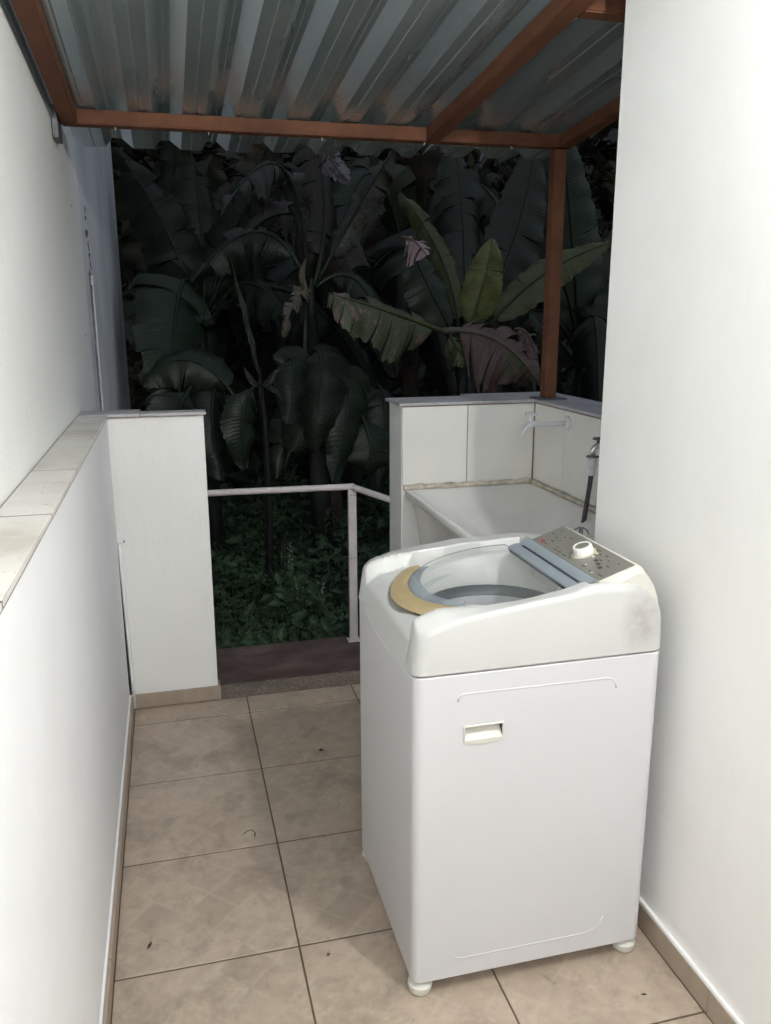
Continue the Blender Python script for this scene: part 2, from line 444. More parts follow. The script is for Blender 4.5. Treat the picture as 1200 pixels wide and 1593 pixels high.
# concrete threshold and outer step
st = thing('concrete_step', 'stained dark concrete landing just outside the tiled floor, rail post on its far edge', 'step', (.5, 3.45, 0))
b = MB()
nx, ny = 60, 8
vv = []
for j in range(ny + 1):
    row = []
    for i in range(nx + 1):
        x = .0 + i * .945 / nx; y = 3.314 + j * (.135 / ny)
        yy = y + (.006 * noise.noise(Vector((x * 14, 1, 0))) if j == ny else 0)
        row.append(b.bm.verts.new((x, yy, -.002 + .004 * noise.noise(Vector((x * 30, y * 40, 2))))))
    vv.append(row)
vv.append([b.bm.verts.new((v.co.x, v.co.y + .002, -.12)) for v in vv[-1]])
for j in range(len(vv) - 1):
    for i in range(nx): b.bm.faces.new((vv[j][i], vv[j][i + 1], vv[j + 1][i + 1], vv[j + 1][i]))
b.build('mortar_edge', 'raw_mortar', st, smooth=True, autos=40)
b = MB(); b.box(-.30, .945, 3.452, 3.965, -.42, -.042, .006, 2)
b.build('slab', 'wet_concrete', st)

# ------------------------------------------------------------------ left parapet, neighbour wall
pw = thing('parapet_wall', 'low white plastered wall along the left side, topped with stained cream cap tiles', 'wall', (-.28, 1.5, 0))
b = MB(); b.box(-.345, -.240, -2.6, 3.30, -.42, 1.209, .003)
b.build('wall_face', 'parapet_paint', pw)
CY = [-2.44, -1.93, -1.41, -.90, -.385, .13, .64, 1.150, 1.663, 2.150, 2.682, 3.140, 3.296]
for a, c in zip(CY[:-1], CY[1:]):
    tile(pw, 'cap_tile', 'cap_tile', -.3425, -.2365, a + .0045, c - .0045, 1.2115, 1.2225, .0015)
b = MB(); b.box(-.3435, -.2372, -2.6, 3.296, 1.2095, 1.2217)
b.build('joint_mortar', 'grout_dark', pw)
for a, c in zip(TY[:-1], TY[1:]):
    tile(pw, 'skirting_tile', 'skirting_tile', -.2395, -.2245, a + .002, min(c, 3.296) - .002, .0005, .064, .001)
b = MB(); b.box(-.2398, -.2335, -2.5, 3.297, .0645, .069, .001); b.build('skirting_plaster', 'parapet_paint', pw)

pr = thing('end_pier', 'upright white wall stub with grey cap tiles and beige tile foot, left of the opening', 'wall', (-.06, 3.34, 0))
b = MB(); b.box(-.345, .118, 3.316, 3.372, -.42, 1.2075, .003, 2)
b.build('wall_face', 'white_wall', pr)
tile(pr, 'cap_tile', 'cap_tile_grey', -.345, -.1215, 3.2985, 3.446, 1.2105, 1.2225)
tile(pr, 'cap_tile', 'cap_tile_grey', -.1195, .127, 3.2985, 3.378, 1.2105, 1.2225)
b = MB(); b.box(-.2385, .121, 3.303, 3.3165, 1.2078, 1.2104); b.build('joint_mortar', 'stained_grout', pr)
tile(pr, 'skirting_tile', 'skirting_tile', -.216, .119, 3.3045, 3.3155, .0005, .062, .001)
tile(pr, 'skirting_tile', 'skirting_tile', .119, .128, 3.3055, 3.372, .0005, .062, .001)
b = MB(); b.box(-.222, .124, 3.299, 3.304, .0005, .006, .002); b.build('dirt_line', 'stained_grout', pr)

cd = thing('corner_conduit', 'thin white conduit down the corner between low wall and pier, dark strip beside it painting the shade of the gap', 'conduit', (-.225, 3.3, .0))
pts = [(-.222 - .012 * (z / .72), 3.305, z) for z in [.07 + i * .65 / 14 for i in range(15)]]
b = MB(); b.tube(pts, .0065, 8); b.build('pipe', 'parapet_paint', cd, smooth=True)
b = MB(); b.tube([(p[0] - .0115, 3.303, p[2]) for p in pts], [.0035 + .0016 * abs(math.sin(i * 1.7)) for i in range(len(pts))], 6)
b.build('gap_shade_strip', 'rubber', cd)  # solid dark strip, stands in for the shade inside the open gap
b = MB(); b.box(-.243, -.208, 3.296, 3.315, .715, .731, .004, 2); b.build('clip', 'parapet_paint', cd)
b = MB(); b.lathe((-.214, 3.2955, .724), [(.0001, -.001), (.0035, -.0005), (.0035, .004)], 8, 'Y'); b.build('screw', 'rubber', cd)

nw = thing('neighbour_wall', 'tall white plastered wall rising behind the low left wall up to the metal roof', 'wall', (-.45, 1.0, 0))
b = MB(); b.box(-.56, -.3455, -2.6, 4.163, -.42, 3.25, .006, 2)
b.build('wall_face', 'neighbour_wall', nw)
b = MB()
for i, (y, z, s) in enumerate([(3.78, 2.02, .004), (3.9, 1.5, .003)]):
    b.lathe((-.3445, y, z), [(s, -.002), (s * .8, .001), (.0005, .002)], 7, 'X')
b.build('dirt_speck', 'rubber', nw)
fw = thing('far_boundary_wall', 'bluish grey weathered wall section beyond the white one, with a pipe chase and peeling spots', 'wall', (-.45, 6.0, 0))
b = MB()
b.box(-.56, -.357, 4.1635, 4.50, -.42, 3.1, .003)
b.box(-.56, -.357, 4.735, 7.75, -.42, 3.1, .006, 2)
b.box(-.56, -.3575, 4.50, 4.735, 1.79, 3.1)
b.box(-.56, -.372, 4.50, 4.735, -.42, 1.79)
b.build('wall_face', 'far_wall', fw)
b = MB(); b.box(-.3718, -.3685, 4.503, 4.732, -.4, 1.785); b.build('pipe_chase', 'bare_groove', fw)
b = MB(); b.tube([(-.366, 4.64, -.4), (-.366, 4.635, 1.2), (-.364, 4.62, 1.70), (-.360, 4.60, 1.73)], .008, 8)
b.build('chase_pipe', 'bare_groove', fw, smooth=True)
b = MB()
for k in range(16):
    y = 4.58 + random.gauss(0, .05); z = 1.98 + random.gauss(0, .09); s = random.uniform(.004, .014)
    n = 7; c = [(-.3555 + .001, y + s * math.cos(t * math.tau / n) * random.uniform(.6, 1.2), z + s * 1.5 * math.sin(t * math.tau / n) * random.uniform(.6, 1.3)) for t in range(n)]
    b.ngon(c)
r = bmesh.ops.extrude_face_region(b.bm, geom=list(b.bm.faces))
for e in r['geom']:
    if isinstance(e, bmesh.types.BMVert): e.co.x -= .002
b.build('peeled_spot', 'rubber', fw)

# ------------------------------------------------------------------ right house wall
hw = thing('house_wall', 'large plain white house wall filling the right side, beige skirting along its foot', 'wall', (1.3, 0, 0))
b = MB(); b.box(1.135, 1.5595, -2.6, 2.046, -.42, 3.3, .004, 2)
b.build('wall_face', 'house_wall_paint', hw)
for (a, c) in [(-2.19, -1.75), (-1.75, -1.30), (-1.30, -.85), (-.85, -.42), (-.42, .03), (.03, .475), (.475, .922), (.922, 1.372), (1.372, 1.822), (1.822, 2.045)]:
    tile(hw, 'skirting_tile', 'skirting_tile', 1.1235, 1.1345, a + .0015, c - .0015, .0005, .066, .001)
b = MB(); b.box(1.1245, 1.1348, -2.5, 2.045, .0665, .078, .003, 2); b.build('skirting_plaster', 'house_wall_paint', hw)
bw = thing('back_wall', 'plain white wall closing the corridor behind the viewer', 'wall', (.4, -2.7, 0))
b = MB(); b.box(-.56, 1.56, -2.75, -2.602, -.42, 3.3); b.build('wall_face', 'white_wall', bw)

# ------------------------------------------------------------------ metal canopy
def zr(y): return 2.300 + .0834 * (3.35 - y)
cn = thing('metal_canopy', 'lean-to roof of corrugated galvanised sheet on a rust red steel frame', 'canopy', (1.62, 3.42, 1.23))
def beam(name, x0, x1, y0, y1, w=.055, h=.05, along='Y'):
    b = MB(); bm = b.bm
    vs = []
    for (x, y) in ((x0, y0), (x1, y0), (x1, y1), (x0, y1)):
        vs.append((x, y, zr(y) - h)); vs.append((x, y, zr(y) - .0015))
    V = [bm.verts.new(p) for p in vs]
    for f in ((0, 2, 4, 6), (1, 7, 5, 3), (0, 1, 3, 2), (2, 3, 5, 4), (4, 5, 7, 6), (6, 7, 1, 0)): bm.faces.new([V[i] for i in f])
    bmesh.ops.bevel(bm, geom=list(bm.edges), offset=.004, segments=2, affect='EDGES')
    return b.build(name, 'red_oxide', cn)
beam('beam', -.318, 1.655, 3.35, 3.40, h=.050)
beam('beam', -.318, -.262, -2.58, 3.348, h=.052)
beam('beam', 1.03, 1.088, -2.58, 3.348, h=.053)
beam('beam', 1.597, 1.652, 2.07, 3.348, h=.052)
beam('beam', 1.0905, 1.595, 2.17, 2.22, h=.050)
beam('beam', -.26, 1.028, .62, .67, h=.045)
beam('beam', -.26, 1.028, -1.2, -1.15, h=.045)
b = MB(); b.box(1.582, 1.636, 3.352, 3.404, 1.2295, zr(3.4) - .052, .004, 2); b.build('post', 'red_oxide', cn)
b = MB(); b.box(1.548, 1.672, 3.318, 3.44, 1.2228, 1.2292, .001); b.build('base_plate', 'steel_dark', cn)
# corrugated sheets: pan .08, rising web, crown, falling web
PER = .1915
def prof_points(x_start, x_end):
    pts = []; k = math.floor((x_start - .104) / PER) - 1
    while True:
        x = .104 + k * PER
        for dx, h in ((0, .003), (.036, .003), (.039, .0065), (.042, .003), (.082, .003), (.110, .040), (.127, .040), (.129, .0385), (.131, .040), (.148, .040)):
            pts.append((x + dx, h))
        k += 1
        if x > x_end: break
    return [(x, h) for x, h in pts if x_start <= x <= x_end]
def sheet(xa, xb, ya, yb, lift=0.0):
    b = MB(); P = prof_points(xa, xb); bm = b.bm
    ysl = [ya] + [ya + (yb - ya) * i / 12 for i in range(1, 12)] + [yb]
    for off in (0, .0012):
        rows = []
        for y in ysl:
            rows.append([bm.verts.new((x, y + (.010 * math.sin(x * 40) if y == yb else 0), zr(y) + h + off + lift + .0012 * math.sin(y * 3 + x * 9))) for x, h in P])
        for r0, r1 in zip(rows[:-1], rows[1:]):
            for i in range(len(P) - 1): bm.faces.new((r0[i], r0[i + 1], r1[i + 1], r1[i]))
    return b.build('roof_sheet', 'galvanised', cn)
sheet(-.335, .4436, -2.59, 3.85)
sheet(.405, 1.128, -2.59, 3.82, .0015)
sheet(1.124, 1.80, 2.062, 3.77, .003)
# flashing on the neighbour wall
b = MB(); bm = b.bm
V = [bm.verts.new(p) for p in [(x, y, zr(y) + dz) for y in (-2.58, 3.36) for (x, dz) in ((-.3445, -.045), (-.3445, .0), (-.337, .0), (-.337, -.041))]]
for i in range(4):
    j = (i + 1) % 4; bm.faces.new((V[i], V[j], V[4 + j], V[4 + i]))
bm.faces.new(V[:4]); bm.faces.new(V[4:])
b.build('flashing', 'galvanised', cn)
b = MB(); b.box(-.343, -.322, 3.30, 3.42, 2.19, zr(3.36) - .001, .002); b.build('bracket', 'steel_dark', cn)
first = None
for x in (-.135, .195, .62, 1.03, 1.40):
    c = (x, 3.375, zr(3.375) - .055)
    if first is None:
        b = MB(); b.lathe(c, [(.0006, -.008), (.0018, -.006), (.0018, .0), (.004, .001), (.004, .003)], 8)
        first = b.build('screw', 'zinc', cn, loc=c)
    else: add_copy(first, c, cn, 'screw')

# lamp that lights the corridor
lp = thing('hanging_bulb', 'lit bare bulb in a white socket hanging under the metal roof behind the viewer', 'lamp', (LAMP_POS[0], LAMP_POS[1], LAMP_POS[2] + .12))
b = MB(); X, Y_, Z_ = LAMP_POS
b.lathe((X, Y_, Z_), [(.002, -.036), (.02, -.030), (.032, -.014), (.035, .002), (.030, .020), (.018, .038), (.014, .045)], 20)
b.build('bulb', 'lit_bulb', lp, smooth=True)
b = MB(); b.lathe((X, Y_, Z_), [(.016, .0455), (.021, .048), (.021, .085), (.010, .096), (.004, .098)], 16); b.build('socket', 'pvc_white', lp, smooth=True, autos=40)
b = MB(); b.tube([(X, Y_, Z_ + .098), (X + .002, Y_, zr(Y_) - .052)], .003, 6); b.build('cord', 'rubber', lp)
b = MB(); b.lathe((X, Y_, zr(Y_) - .052), [(.02, .0), (.022, .004), (.004, .006)], 12, cap0=True); b.build('ceiling_rose', 'pvc_white', lp)

gl = thing('added_fill_globe', 'added fill light shaped as a frosted globe, unseen further behind the viewer', 'lamp', (-.05, -1.05, 2.55))  # added fill light out of view, brightens the far walls
b = MB(); b.lathe((-.05, -1.05, 2.36), [(.13 * math.sin(math.radians(a)) + .0005, -.13 * math.cos(math.radians(a))) for a in range(0, 181, 12)], 28); b.build('globe', 'fill_globe_glow', gl, smooth=True)
b = MB(); b.lathe((-.05, -1.05, 2.36), [(.03, .1315), (.03, .15), (.006, .156)], 16); b.build('holder', 'pvc_white', gl, smooth=True, autos=40)
b = MB(); b.tube([(-.05, -1.05, 2.51), (-.05, -1.05, zr(-1.05) - .004)], .004, 6); b.build('cord', 'rubber', gl)

# ------------------------------------------------------------------ tiled wash nook
wk = thing('laundry_wall', 'white L-shaped half wall round the laundry sink, lined with large glazed tiles', 'wall', (1.3, 3.4, 0))
b = MB()
b.box(.943, 1.755, 3.3915, 3.595, -.42, 1.2085, .004, 2)
b.build('wall_face', 'white_wall', wk)
b = MB(); b.box(1.5615, 1.755, 2.048, 3.391, -.42, 1.208, .003)
b.build('wall_face', 'white_wall', wk)
b = MB(); b.box(.946, 1.5610, 3.3830, 3.3912, .868, 1.2075); b.build('joint_mortar', 'stained_grout', wk)
b = MB(); b.box(1.5530, 1.5612, 2.05, 3.3828, .868, 1.2075); b.build('joint_mortar', 'stained_grout', wk)
tile(wk, 'wall_tile', 'wall_tile', .9455, 1.2365, 3.3815, 3.3885, .868, 1.2045, .0015)
tile(wk, 'wall_tile', 'wall_tile', 1.2405, 1.5475, 3.3815, 3.3885, .868, 1.2045, .0015)
for (a, c) in ((3.0925, 3.378), (2.796, 3.0895), (2.500, 2.7935), (2.204, 2.4975)):
    tile(wk, 'wall_tile', 'wall_tile', 1.5515, 1.5585, a, c, .868, 1.2045, .0015)
for (x0, x1, y0, y1) in ((.928, 1.3085, 3.3675, 3.612), (1.3115, 1.5405, 3.3675, 3.690)):
    tile(wk, 'cap_tile', 'cap_tile_grey', x0, x1, y0, y1, 1.2105, 1.2225)
for (y0, y1) in ((3.2485, 3.692), (2.7985, 3.2455), (2.3485, 2.7955), (2.051, 2.3455)):
    tile(wk, 'cap_tile', 'cap_tile_grey', 1.5435, 1.768, y0, y1, 1.2105, 1.2225)
# lumpy sealant bead between sink and tiles
def bead(p0, p1, r0, n=46, seed=0):
    pts = []; rs = []
    for i in range(n + 1):
        t = i / n; q = Vector(p0).lerp(Vector(p1), t); k = noise.noise(Vector((t * 13, seed, 0)))
        pts.append(q + Vector((0, 0, .003 * k))); rs.append(max(.006, r0 * (1.0 + .7 * k + .35 * noise.noise(Vector((t * 41, seed, 4))))))
    b = MB(); b.tube(pts, rs, 8); return b
bead((.950, 3.378, .857), (1.540, 3.378, .857), .0125, seed=2).build('sealant_bead', 'sealant', wk, smooth=True)
bead((1.549, 3.372, .856), (1.549, 2.46, .856), .0105, seed=5).build('sealant_bead', 'sealant', wk, smooth=True)

# ------------------------------------------------------------------ laundry sink
sk = thing('laundry_sink', 'glossy white ceramic laundry sink set against the tiled half wall', 'sink', (1.25, 2.9, .0))
def rrect(x0, x1, y0, y1, r, z, n=6):
    pts = []
    for (cx, cy, a0) in ((x1 - r, y1 - r, 0), (x0 + r, y1 - r, 90), (x0 + r, y0 + r, 180), (x1 - r, y0 + r, 270)):
        for i in range(n + 1):
            a = math.radians(a0 + 90 * i / n); pts.append((cx + r * math.cos(a), cy + r * math.sin(a), z))
    return pts
SX0, SX1, SY0, SY1 = .952, 1.547, 2.44, 3.374
R_ = [rrect(SX0 + .07, SX1 - .05, SY0 + .08, SY1 - .03, .05, .46),
      rrect(SX0 + .05, SX1 - .03, SY0 + .05, SY1 - .02, .05, .66),
      rrect(SX0 + .030, SX1 - .015, SY0 + .03, SY1 - .01, .03, .805),
      rrect(SX0 + .006, SX1, SY0 + .006, SY1, .012, .818),
      rrect(SX0, SX1, SY0, SY1, .012, .826),
      rrect(SX0, SX1, SY0, SY1, .012, .843),
      rrect(SX0 + .005, SX1 - .005, SY0 + .005, SY1 - .005, .012, .850),
      rrect(SX0 + .020, SX1 - .018, SY0 + .03, SY1 - .022, .02, .851),
      rrect(SX0 + .030, SX1 - .028, SY0 + .05, SY1 - .034, .035, .846),
      rrect(SX0 + .048, SX1 - .050, SY0 + .09, SY1 - .075, .06, .825),
      rrect(SX0 + .095, SX1 - .115, SY0 + .16, SY1 - .20, .09, .775),
      rrect(SX0 + .150, SX1 - .170, SY0 + .23, SY1 - .32, .09, .735),
      rrect(SX0 + .20, SX1 - .23, SY0 + .33, SY1 - .42, .05, .720)]
b = MB(); b.rings(R_, True, True, True); b.build('basin', 'ceramic', sk, smooth=True, autos=50)
b = MB(); b.lathe((1.24, 2.86, .7215), [(.028, 0), (.030, .002), (.022, .0025), (.008, .001)], 16); b.build('drain', 'zinc', sk, smooth=True)
b = MB(); b.box(1.02, 1.10, 2.55, 3.34, .0, .47, .004); b.box(1.42, 1.50, 2.55, 3.34, .0, .47, .004)
b.build('support', 'tank_side', sk)

# tap
tp = thing('wall_tap', 'white plastic tap with long arm fixed high on the right tiled wall above the sink', 'tap', (1.55, 3.064, 1.155))
yT, zT = 3.064, 1.157
b = MB(); b.lathe((1.551, yT, zT), [(.030, 0), (.030, -.004), (.022, -.010), (.012, -.012)], 20, 'X'); b.build('flange', 'pvc_white', tp, smooth=True, autos=40)
b = MB(); b.tube([(1.545, yT, zT), (1.50, yT, zT), (1.405, yT, zT - .002)], [.0100, .0100, .0100], 14)
b.tube([(1.412, yT, zT), (1.392, yT, zT + .002), (1.372, yT, zT - .010)], [.013, .014, .011], 14)
b.build('arm', 'pvc_white', tp, smooth=True, autos=50)
b = MB(); b.tube([(1.383, yT, zT - .002), (1.365, yT, zT - .020), (1.352, yT, zT - .044), (1.349, yT, zT - .050)], [.010, .009, .008, .010], 12); b.build('spout', 'pvc_white', tp, smooth=True, autos=50)
b = MB(); b.tube([(1.392, yT, zT + .01), (1.392, yT, zT + .032)], [.010, .009], 10); b.build('valve_stem', 'pvc_white', tp, smooth=True, autos=40)
b = MB(); b.box(1.366, 1.412, yT - .011, yT + .011, zT + .033, zT + .047, .005, 2); b.build('handle', 'pvc_white', tp, smooth=True, autos=40)

# inlet hose and its valve
hs = thing('inlet_hose', 'dark grey washing machine hose hanging from a valve beside the white wall edge', 'hose', (1.53, 2.76, 1.10))
b = MB(); b.tube([(1.508, 2.765, 1.018), (1.505, 2.770, .95), (1.497, 2.775, .86), (1.488, 2.775, .78), (1.47, 2.74, .70), (1.38, 2.55, .60), (1.22, 2.34, .60), (1.09, 2.2, .72)],
   .0092, 12)
b.build('tube', 'hose_grey', hs, smooth=True)
b = MB(); b.lathe((1.508, 2.765, 1.0), [(.0125, .0), (.0140, .002), (.0140, .034), (.0175, .037), (.0175, .062), (.015, .066)], 16); b.build('connector', 'pvc_white', hs, smooth=True, autos=35)
b = MB(); b.lathe((1.508, 2.765, 1.068), [(.016, .0), (.024, .001), (.024, .005), (.012, .007)], 14); b.build('collar', 'steel_dark', hs, smooth=True, autos=35)
b = MB(); b.tube([(1.508, 2.765, 1.072), (1.509, 2.765, 1.095), (1.522, 2.765, 1.110), (1.552, 2.765, 1.112)], .0115, 12); b.build('valve_body', 'zinc', hs, smooth=True)
b = MB(); b.tube([(1.528, 2.765, 1.118), (1.528, 2.765, 1.135)], .006, 8); b.tube([(1.508, 2.765, 1.138), (1.545, 2.765, 1.138)], .006, 8); b.build('valve_lever', 'steel_dark', hs, smooth=True)
b = MB(); b.lathe((1.551, 2.765, 1.112), [(.026, 0), (.024, -.004), (.012, -.008)], 16, 'X'); b.build('flange', 'zinc', hs, smooth=True)

# ------------------------------------------------------------------ railing
rl = thing('garden_railing', 'chipped white painted metal handrail on a flat post at the far edge of the landing', 'railing', (.83, 3.9, -.04))
b = MB(); b.tube([(-.30, 3.905, .771), (.3, 3.903, .768), (.8, 3.9, .764), (.842, 3.9, .764)], .0155, 12); b.build('handrail', 'rail_paint', rl, smooth=True, autos=50)
b = MB(); b.tube([(.838, 3.888, .762), (.893, 3.75, .758), (.955, 3.598, .754)], .0155, 12); b.build('handrail', 'rail_paint', rl, smooth=True, autos=50)
b = MB(); b.box(.812, .852, 3.886, 3.914, -.043, .750, .003, 2); b.build('post', 'rail_paint', rl)
b = MB(); b.box(-.285, -.248, 3.886, 3.914, -.043, .752, .003, 2); b.build('post', 'rail_paint', rl)
for (x, z) in ((.824, .722), (.839, .722), (.823, .400), (.838, .401)):
    b = MB(); b.lathe((x, 3.885, z), [(.0001, -.002), (.0032, -.001), (.0032, .002)], 8, 'Y'); b.build('bolt', 'steel_dark', rl)
b = MB(); b.box(.80, .865, 3.872, 3.93, -.0415, -.037, .001); b.build('foot_plate', 'rail_paint', rl)

# ------------------------------------------------------------------ washing machine
wm = thing('washing_machine', 'white top-loading washing machine with glass lid, tan lid grip and grey control panel', 'washing machine', (.77, 1.87, 0))
XC, YC = .772, 1.868
WX0, WX1, WY0, WY1 = .472, 1.076, 1.587, 2.149
def rr_ray(x0, x1, y0, y1, r, a):
    # distance along direction a from (XC, YC) to a rounded rectangle
    d = Vector((math.cos(a), math.sin(a)))
    hx = (x1 - XC) if d.x > 0 else (XC - x0); hy = (y1 - YC) if d.y > 0 else (YC - y0)
    t = min(hx / abs(d.x) if abs(d.x) > 1e-6 else 1e9, hy / abs(d.y) if abs(d.y) > 1e-6 else 1e9)
    px, py = abs(d.x) * t, abs(d.y) * t
    if px > hx - r and py > hy - r:
        cx, cy = hx - r, hy - r; ux, uy = abs(d.x), abs(d.y)
        bq = ux * cx + uy * cy; cq = cx * cx + cy * cy - r * r
        t = bq + math.sqrt(max(0, bq * bq - cq))
    return t
NA = 480
# more rays towards the corners
ANG = []
cor = sorted([math.atan2(y - YC, x - XC) % math.tau for x in (WX0, WX1) for y in (WY0, WY1)])
for k in range(4):
    a0 = cor[k]; a1 = cor[(k + 1) % 4] + (math.tau if k == 3 else 0)
    for i in range(120):
        t = i / 120.0; s = t + .11 * math.sin(math.tau * t) * -1.0
        ANG.append((a0 + (a1 - a0) * s) % math.tau)
def ring_rr(x0, x1, y0, y1, r, zf):
    pts = []
    for a in ANG:
        t = rr_ray(x0, x1, y0, y1, r, a); x = XC + math.cos(a) * t; y = YC + math.sin(a) * t
        pts.append((x, y, zf(x, y) if callable(zf) else zf))
    return pts
def seam(x, y):
    k = max(0.0, 1 - ((x - WX0) / .05)); 
    return .829 - .026 * min(1.0, k) * (1 - ((y - YC) / .281) ** 2)
IN = lambda d: (WX0 + d, WX1 - d, WY0 + d, WY1 - d)
b = MB()
b.rings([ring_rr(*IN(.03), .02, .037), ring_rr(*IN(.004), .022, .036), ring_rr(*IN(.0), .022, .040),
         ring_rr(*IN(.0), .022, lambda x, y: seam(x, y) - .006), ring_rr(*IN(.002), .022, lambda x, y: seam(x, y) - .003), ring_rr(*IN(.03), .022, lambda x, y: seam(x, y) - .003)], True, True, False)
body = b.build('body', 'washer_enamel', wm, smooth=True, autos=35)
# pocket for the hand grip, cut through the side panel
ct = MB(); ct.box(.5905, .6785, 1.56, 1.66, .6605, .6955)
cut = ct.build('grip_cutter', None)
md = body.modifiers.new('grip', 'BOOLEAN'); md.operation = 'DIFFERENCE'; md.object = cut; md.solver = 'EXACT'
bpy.context.view_layer.update()
dg = bpy.context.evaluated_depsgraph_get()
nm = bpy.data.meshes.new_from_object(body.evaluated_get(dg))
body.modifiers.clear(); body.data = nm; body.data.name = 'body'
bmx = bmesh.new(); bmx.from_mesh(nm)
bmx.normal_update()
for f in bmx.faces: f.smooth = max(abs(c) for c in f.normal) < .9985
bmx.to_mesh(nm); bmx.free()
bpy.data.objects.remove(cut)
b = MB()   # moulded grip: frame, sloped inner face, dark hollow above
b.box(.586, .683, 1.5835, 1.5875, .6965, .7015, .0015); b.box(.586, .5905, 1.5835, 1.5875, .661, .6963, .0015); b.box(.6785, .683, 1.5835, 1.5875, .661, .6963, .0015)
pts0 = []; pts1 = []
for i in range(13):
    x = .5865 + (.683 - .5865) * i / 12; zb = .6605 - .006 * (1 - ((i - 6) / 6) ** 2)
    pts0.append((x, zb))
bm = b.bm
for i in range(12):
    (xa, za), (xb, zb2) = pts0[i], pts0[i + 1]
    q = [bm.verts.new(p) for p in ((xa, 1.5835, za), (xb, 1.5835, zb2), (xb, 1.5835, .6655), (xa, 1.5835, .6655), (xa, 1.5875, za), (xb, 1.5875, zb2), (xb, 1.604, .6855), (xa, 1.604, .6855))]
    bm.faces.new((q[0], q[1], q[2], q[3])); bm.faces.new((q[3], q[2], q[6], q[7])); bm.faces.new((q[0], q[4], q[5], q[1]))
b.box(.5907, .6783, 1.604, 1.606, .66, .6958); b.box(.5885, .5905, 1.5876, 1.606, .66, .6958); b.box(.6785, .6805, 1.5876, 1.606, .66, .6958)
b.build('side_grip', 'washer_ivory', wm)
# pressed panel lines
def arc_line(pts): 
    b = MB(); b.tube(pts, .0034, 8, True); return b
tp_ = [(.572, .762), (.574, .772), (.583, .778)] + [(.60 + i * .05, .778 - .0005 * i) for i in range(7)] + [(.935, .7755), (.949, .772), (.957, .762), (.960, .748)]
arc_line([(x, 1.5891, z) for x, z in tp_]).build('pressed_line', 'washer_enamel', wm, smooth=True)
bt_ = [(.576, .098), (.582, .091), (.592, .088)] + [(.62 + i * .05, .088) for i in range(6)] + [(.925, .089), (.945, .096), (.960, .112), (.966, .128)]
arc_line([(x, 1.5891, z) for x, z in bt_]).build('pressed_line', 'washer_enamel', wm, smooth=True)
foot0 = None
for (x, y) in ((.497, 1.612), (1.045, 1.612), (.50, 2.12), (1.045, 2.12)):
    if foot0 is None:
        b = MB(); b.lathe((x, y, 0), [(.020, .0005), (.026, .003), (.030, .012), (.030, .024), (.022, .030), (.010, .031), (.010, .040)], 20)
        foot0 = b.build('foot', 'washer_ivory', wm, smooth=True, autos=40, loc=(x, y, 0))
    else: add_copy(foot0, (x, y, 0), wm, 'foot')
# top cover
PX = [(.47, .900), (.485, .918), (.50, .929), (.517, .937), (.571, .953), (.632, .963), (.70, .972), (.744, .978), (.81, .985), (.873, .993), (.93, .995), (.973, .992), (1.01, .986), (1.035, .972), (1.055, .950), (1.068, .925), (1.078, .90)]
PI_ = [(.47, .944), (.54, .966), (.60, .966), (.65, .9665), (.715, .970), (.765, .976), (.83, .987), (.885, 1.001), (.93, 1.003), (.964, 1.000), (1.01, .992), (1.035, .974), (1.055, .950), (1.068, .925), (1.078, .90)]
def prof(x, PX=PX):
    if x <= PX[0][0]: return PX[0][1]
    for (a, za), (c, zc) in zip(PX[:-1], PX[1:]):
        if x <= c: 
            t = (x - a) / (c - a); return za + (zc - za) * t
    return PX[-1][1]
def smooth01(t): t = max(0, min(1, t)); return t * t * (3 - 2 * t)
def ztop(x, y):
    z = prof(x)
    rail = smooth01((abs(y - YC) - .206) / .024)          # 1 on the two side rails
    fr = 1 - smooth01((x - .49) / .24)
    low = .908 - .026 * smooth01((.52 - x) / .05)
    z = z * (1 - (1 - rail) * fr) + low * (1 - rail) * fr
    z += (prof(x, PI_) - prof(x)) * smooth01((.281 - abs(y - YC)) / (.045 - .029 * smooth01((x - .80) / .08))) * rail * (1 if y < YC else .35)
    if y > YC: z -= (.004 * smooth01((x - .46) / .30) + .014 * smooth01((x - .74) / .16)) * smooth01((y - YC - .17) / .05)
    con = smooth01((x - .885) / .02) * (1 - smooth01((abs(y - 1.8055) - .188) / .010))
    return z * (1 - con) + min(z, .972) * con
def circ_open(zf, grow=0.0):
    # lid recess: round front, straight rails, straight hinge side
    pts = []
    for a in ANG:
        t1 = rr_ray(.60, .928 + grow * .4, 1.630 - grow, 2.092 + grow, .01, a)
        d = Vector((math.cos(a), math.sin(a)))
        # circle of radius .275 about (.762,1.868)
        ox = XC - .762; bq = d.x * ox; cq = ox * ox - (.266 + grow) ** 2
        t2 = -bq + math.sqrt(max(0, bq * bq - cq))
        # rectangle without a front side
        hx = (.928 + grow * .4 - XC) if d.x > 0 else 1e9
        hy = (YC - (1.630 - grow)) if d.y < 0 else (2.092 + grow - YC)
        t3 = min(hx / abs(d.x) if abs(d.x) > 1e-6 else 1e9, hy / abs(d.y) if abs(d.y) > 1e-6 else 1e9)
        t = min(t2 if d.x < .3 else 1e9, t3)
        x = XC + d.x * t; y = YC + d.y * t
        pts.append((x, y, zf(x, y) if callable(zf) else zf))
    return pts
def circ(r, zf, cx=.768):
    pts = []
    for a in ANG:
        d = Vector((math.cos(a), math.sin(a))); ox = XC - cx; bq = d.x * ox; cq = ox * ox - r * r
        t = -bq + math.sqrt(max(0, bq * bq - cq)); x = XC + d.x * t; y = YC + d.y * t
        pts.append((x, y, zf(x, y) if callable(zf) else zf))
    return pts
def lidz(x, y=0): return .918 + .155 * (x - .50)
def rnd(d, drop, f=.009): return ring_rr(WX0 + d + f, WX1 - d, WY0 + d, WY1 - d, max(.018, .030 - d * .2), lambda x, y: ztop(x, y) - drop)
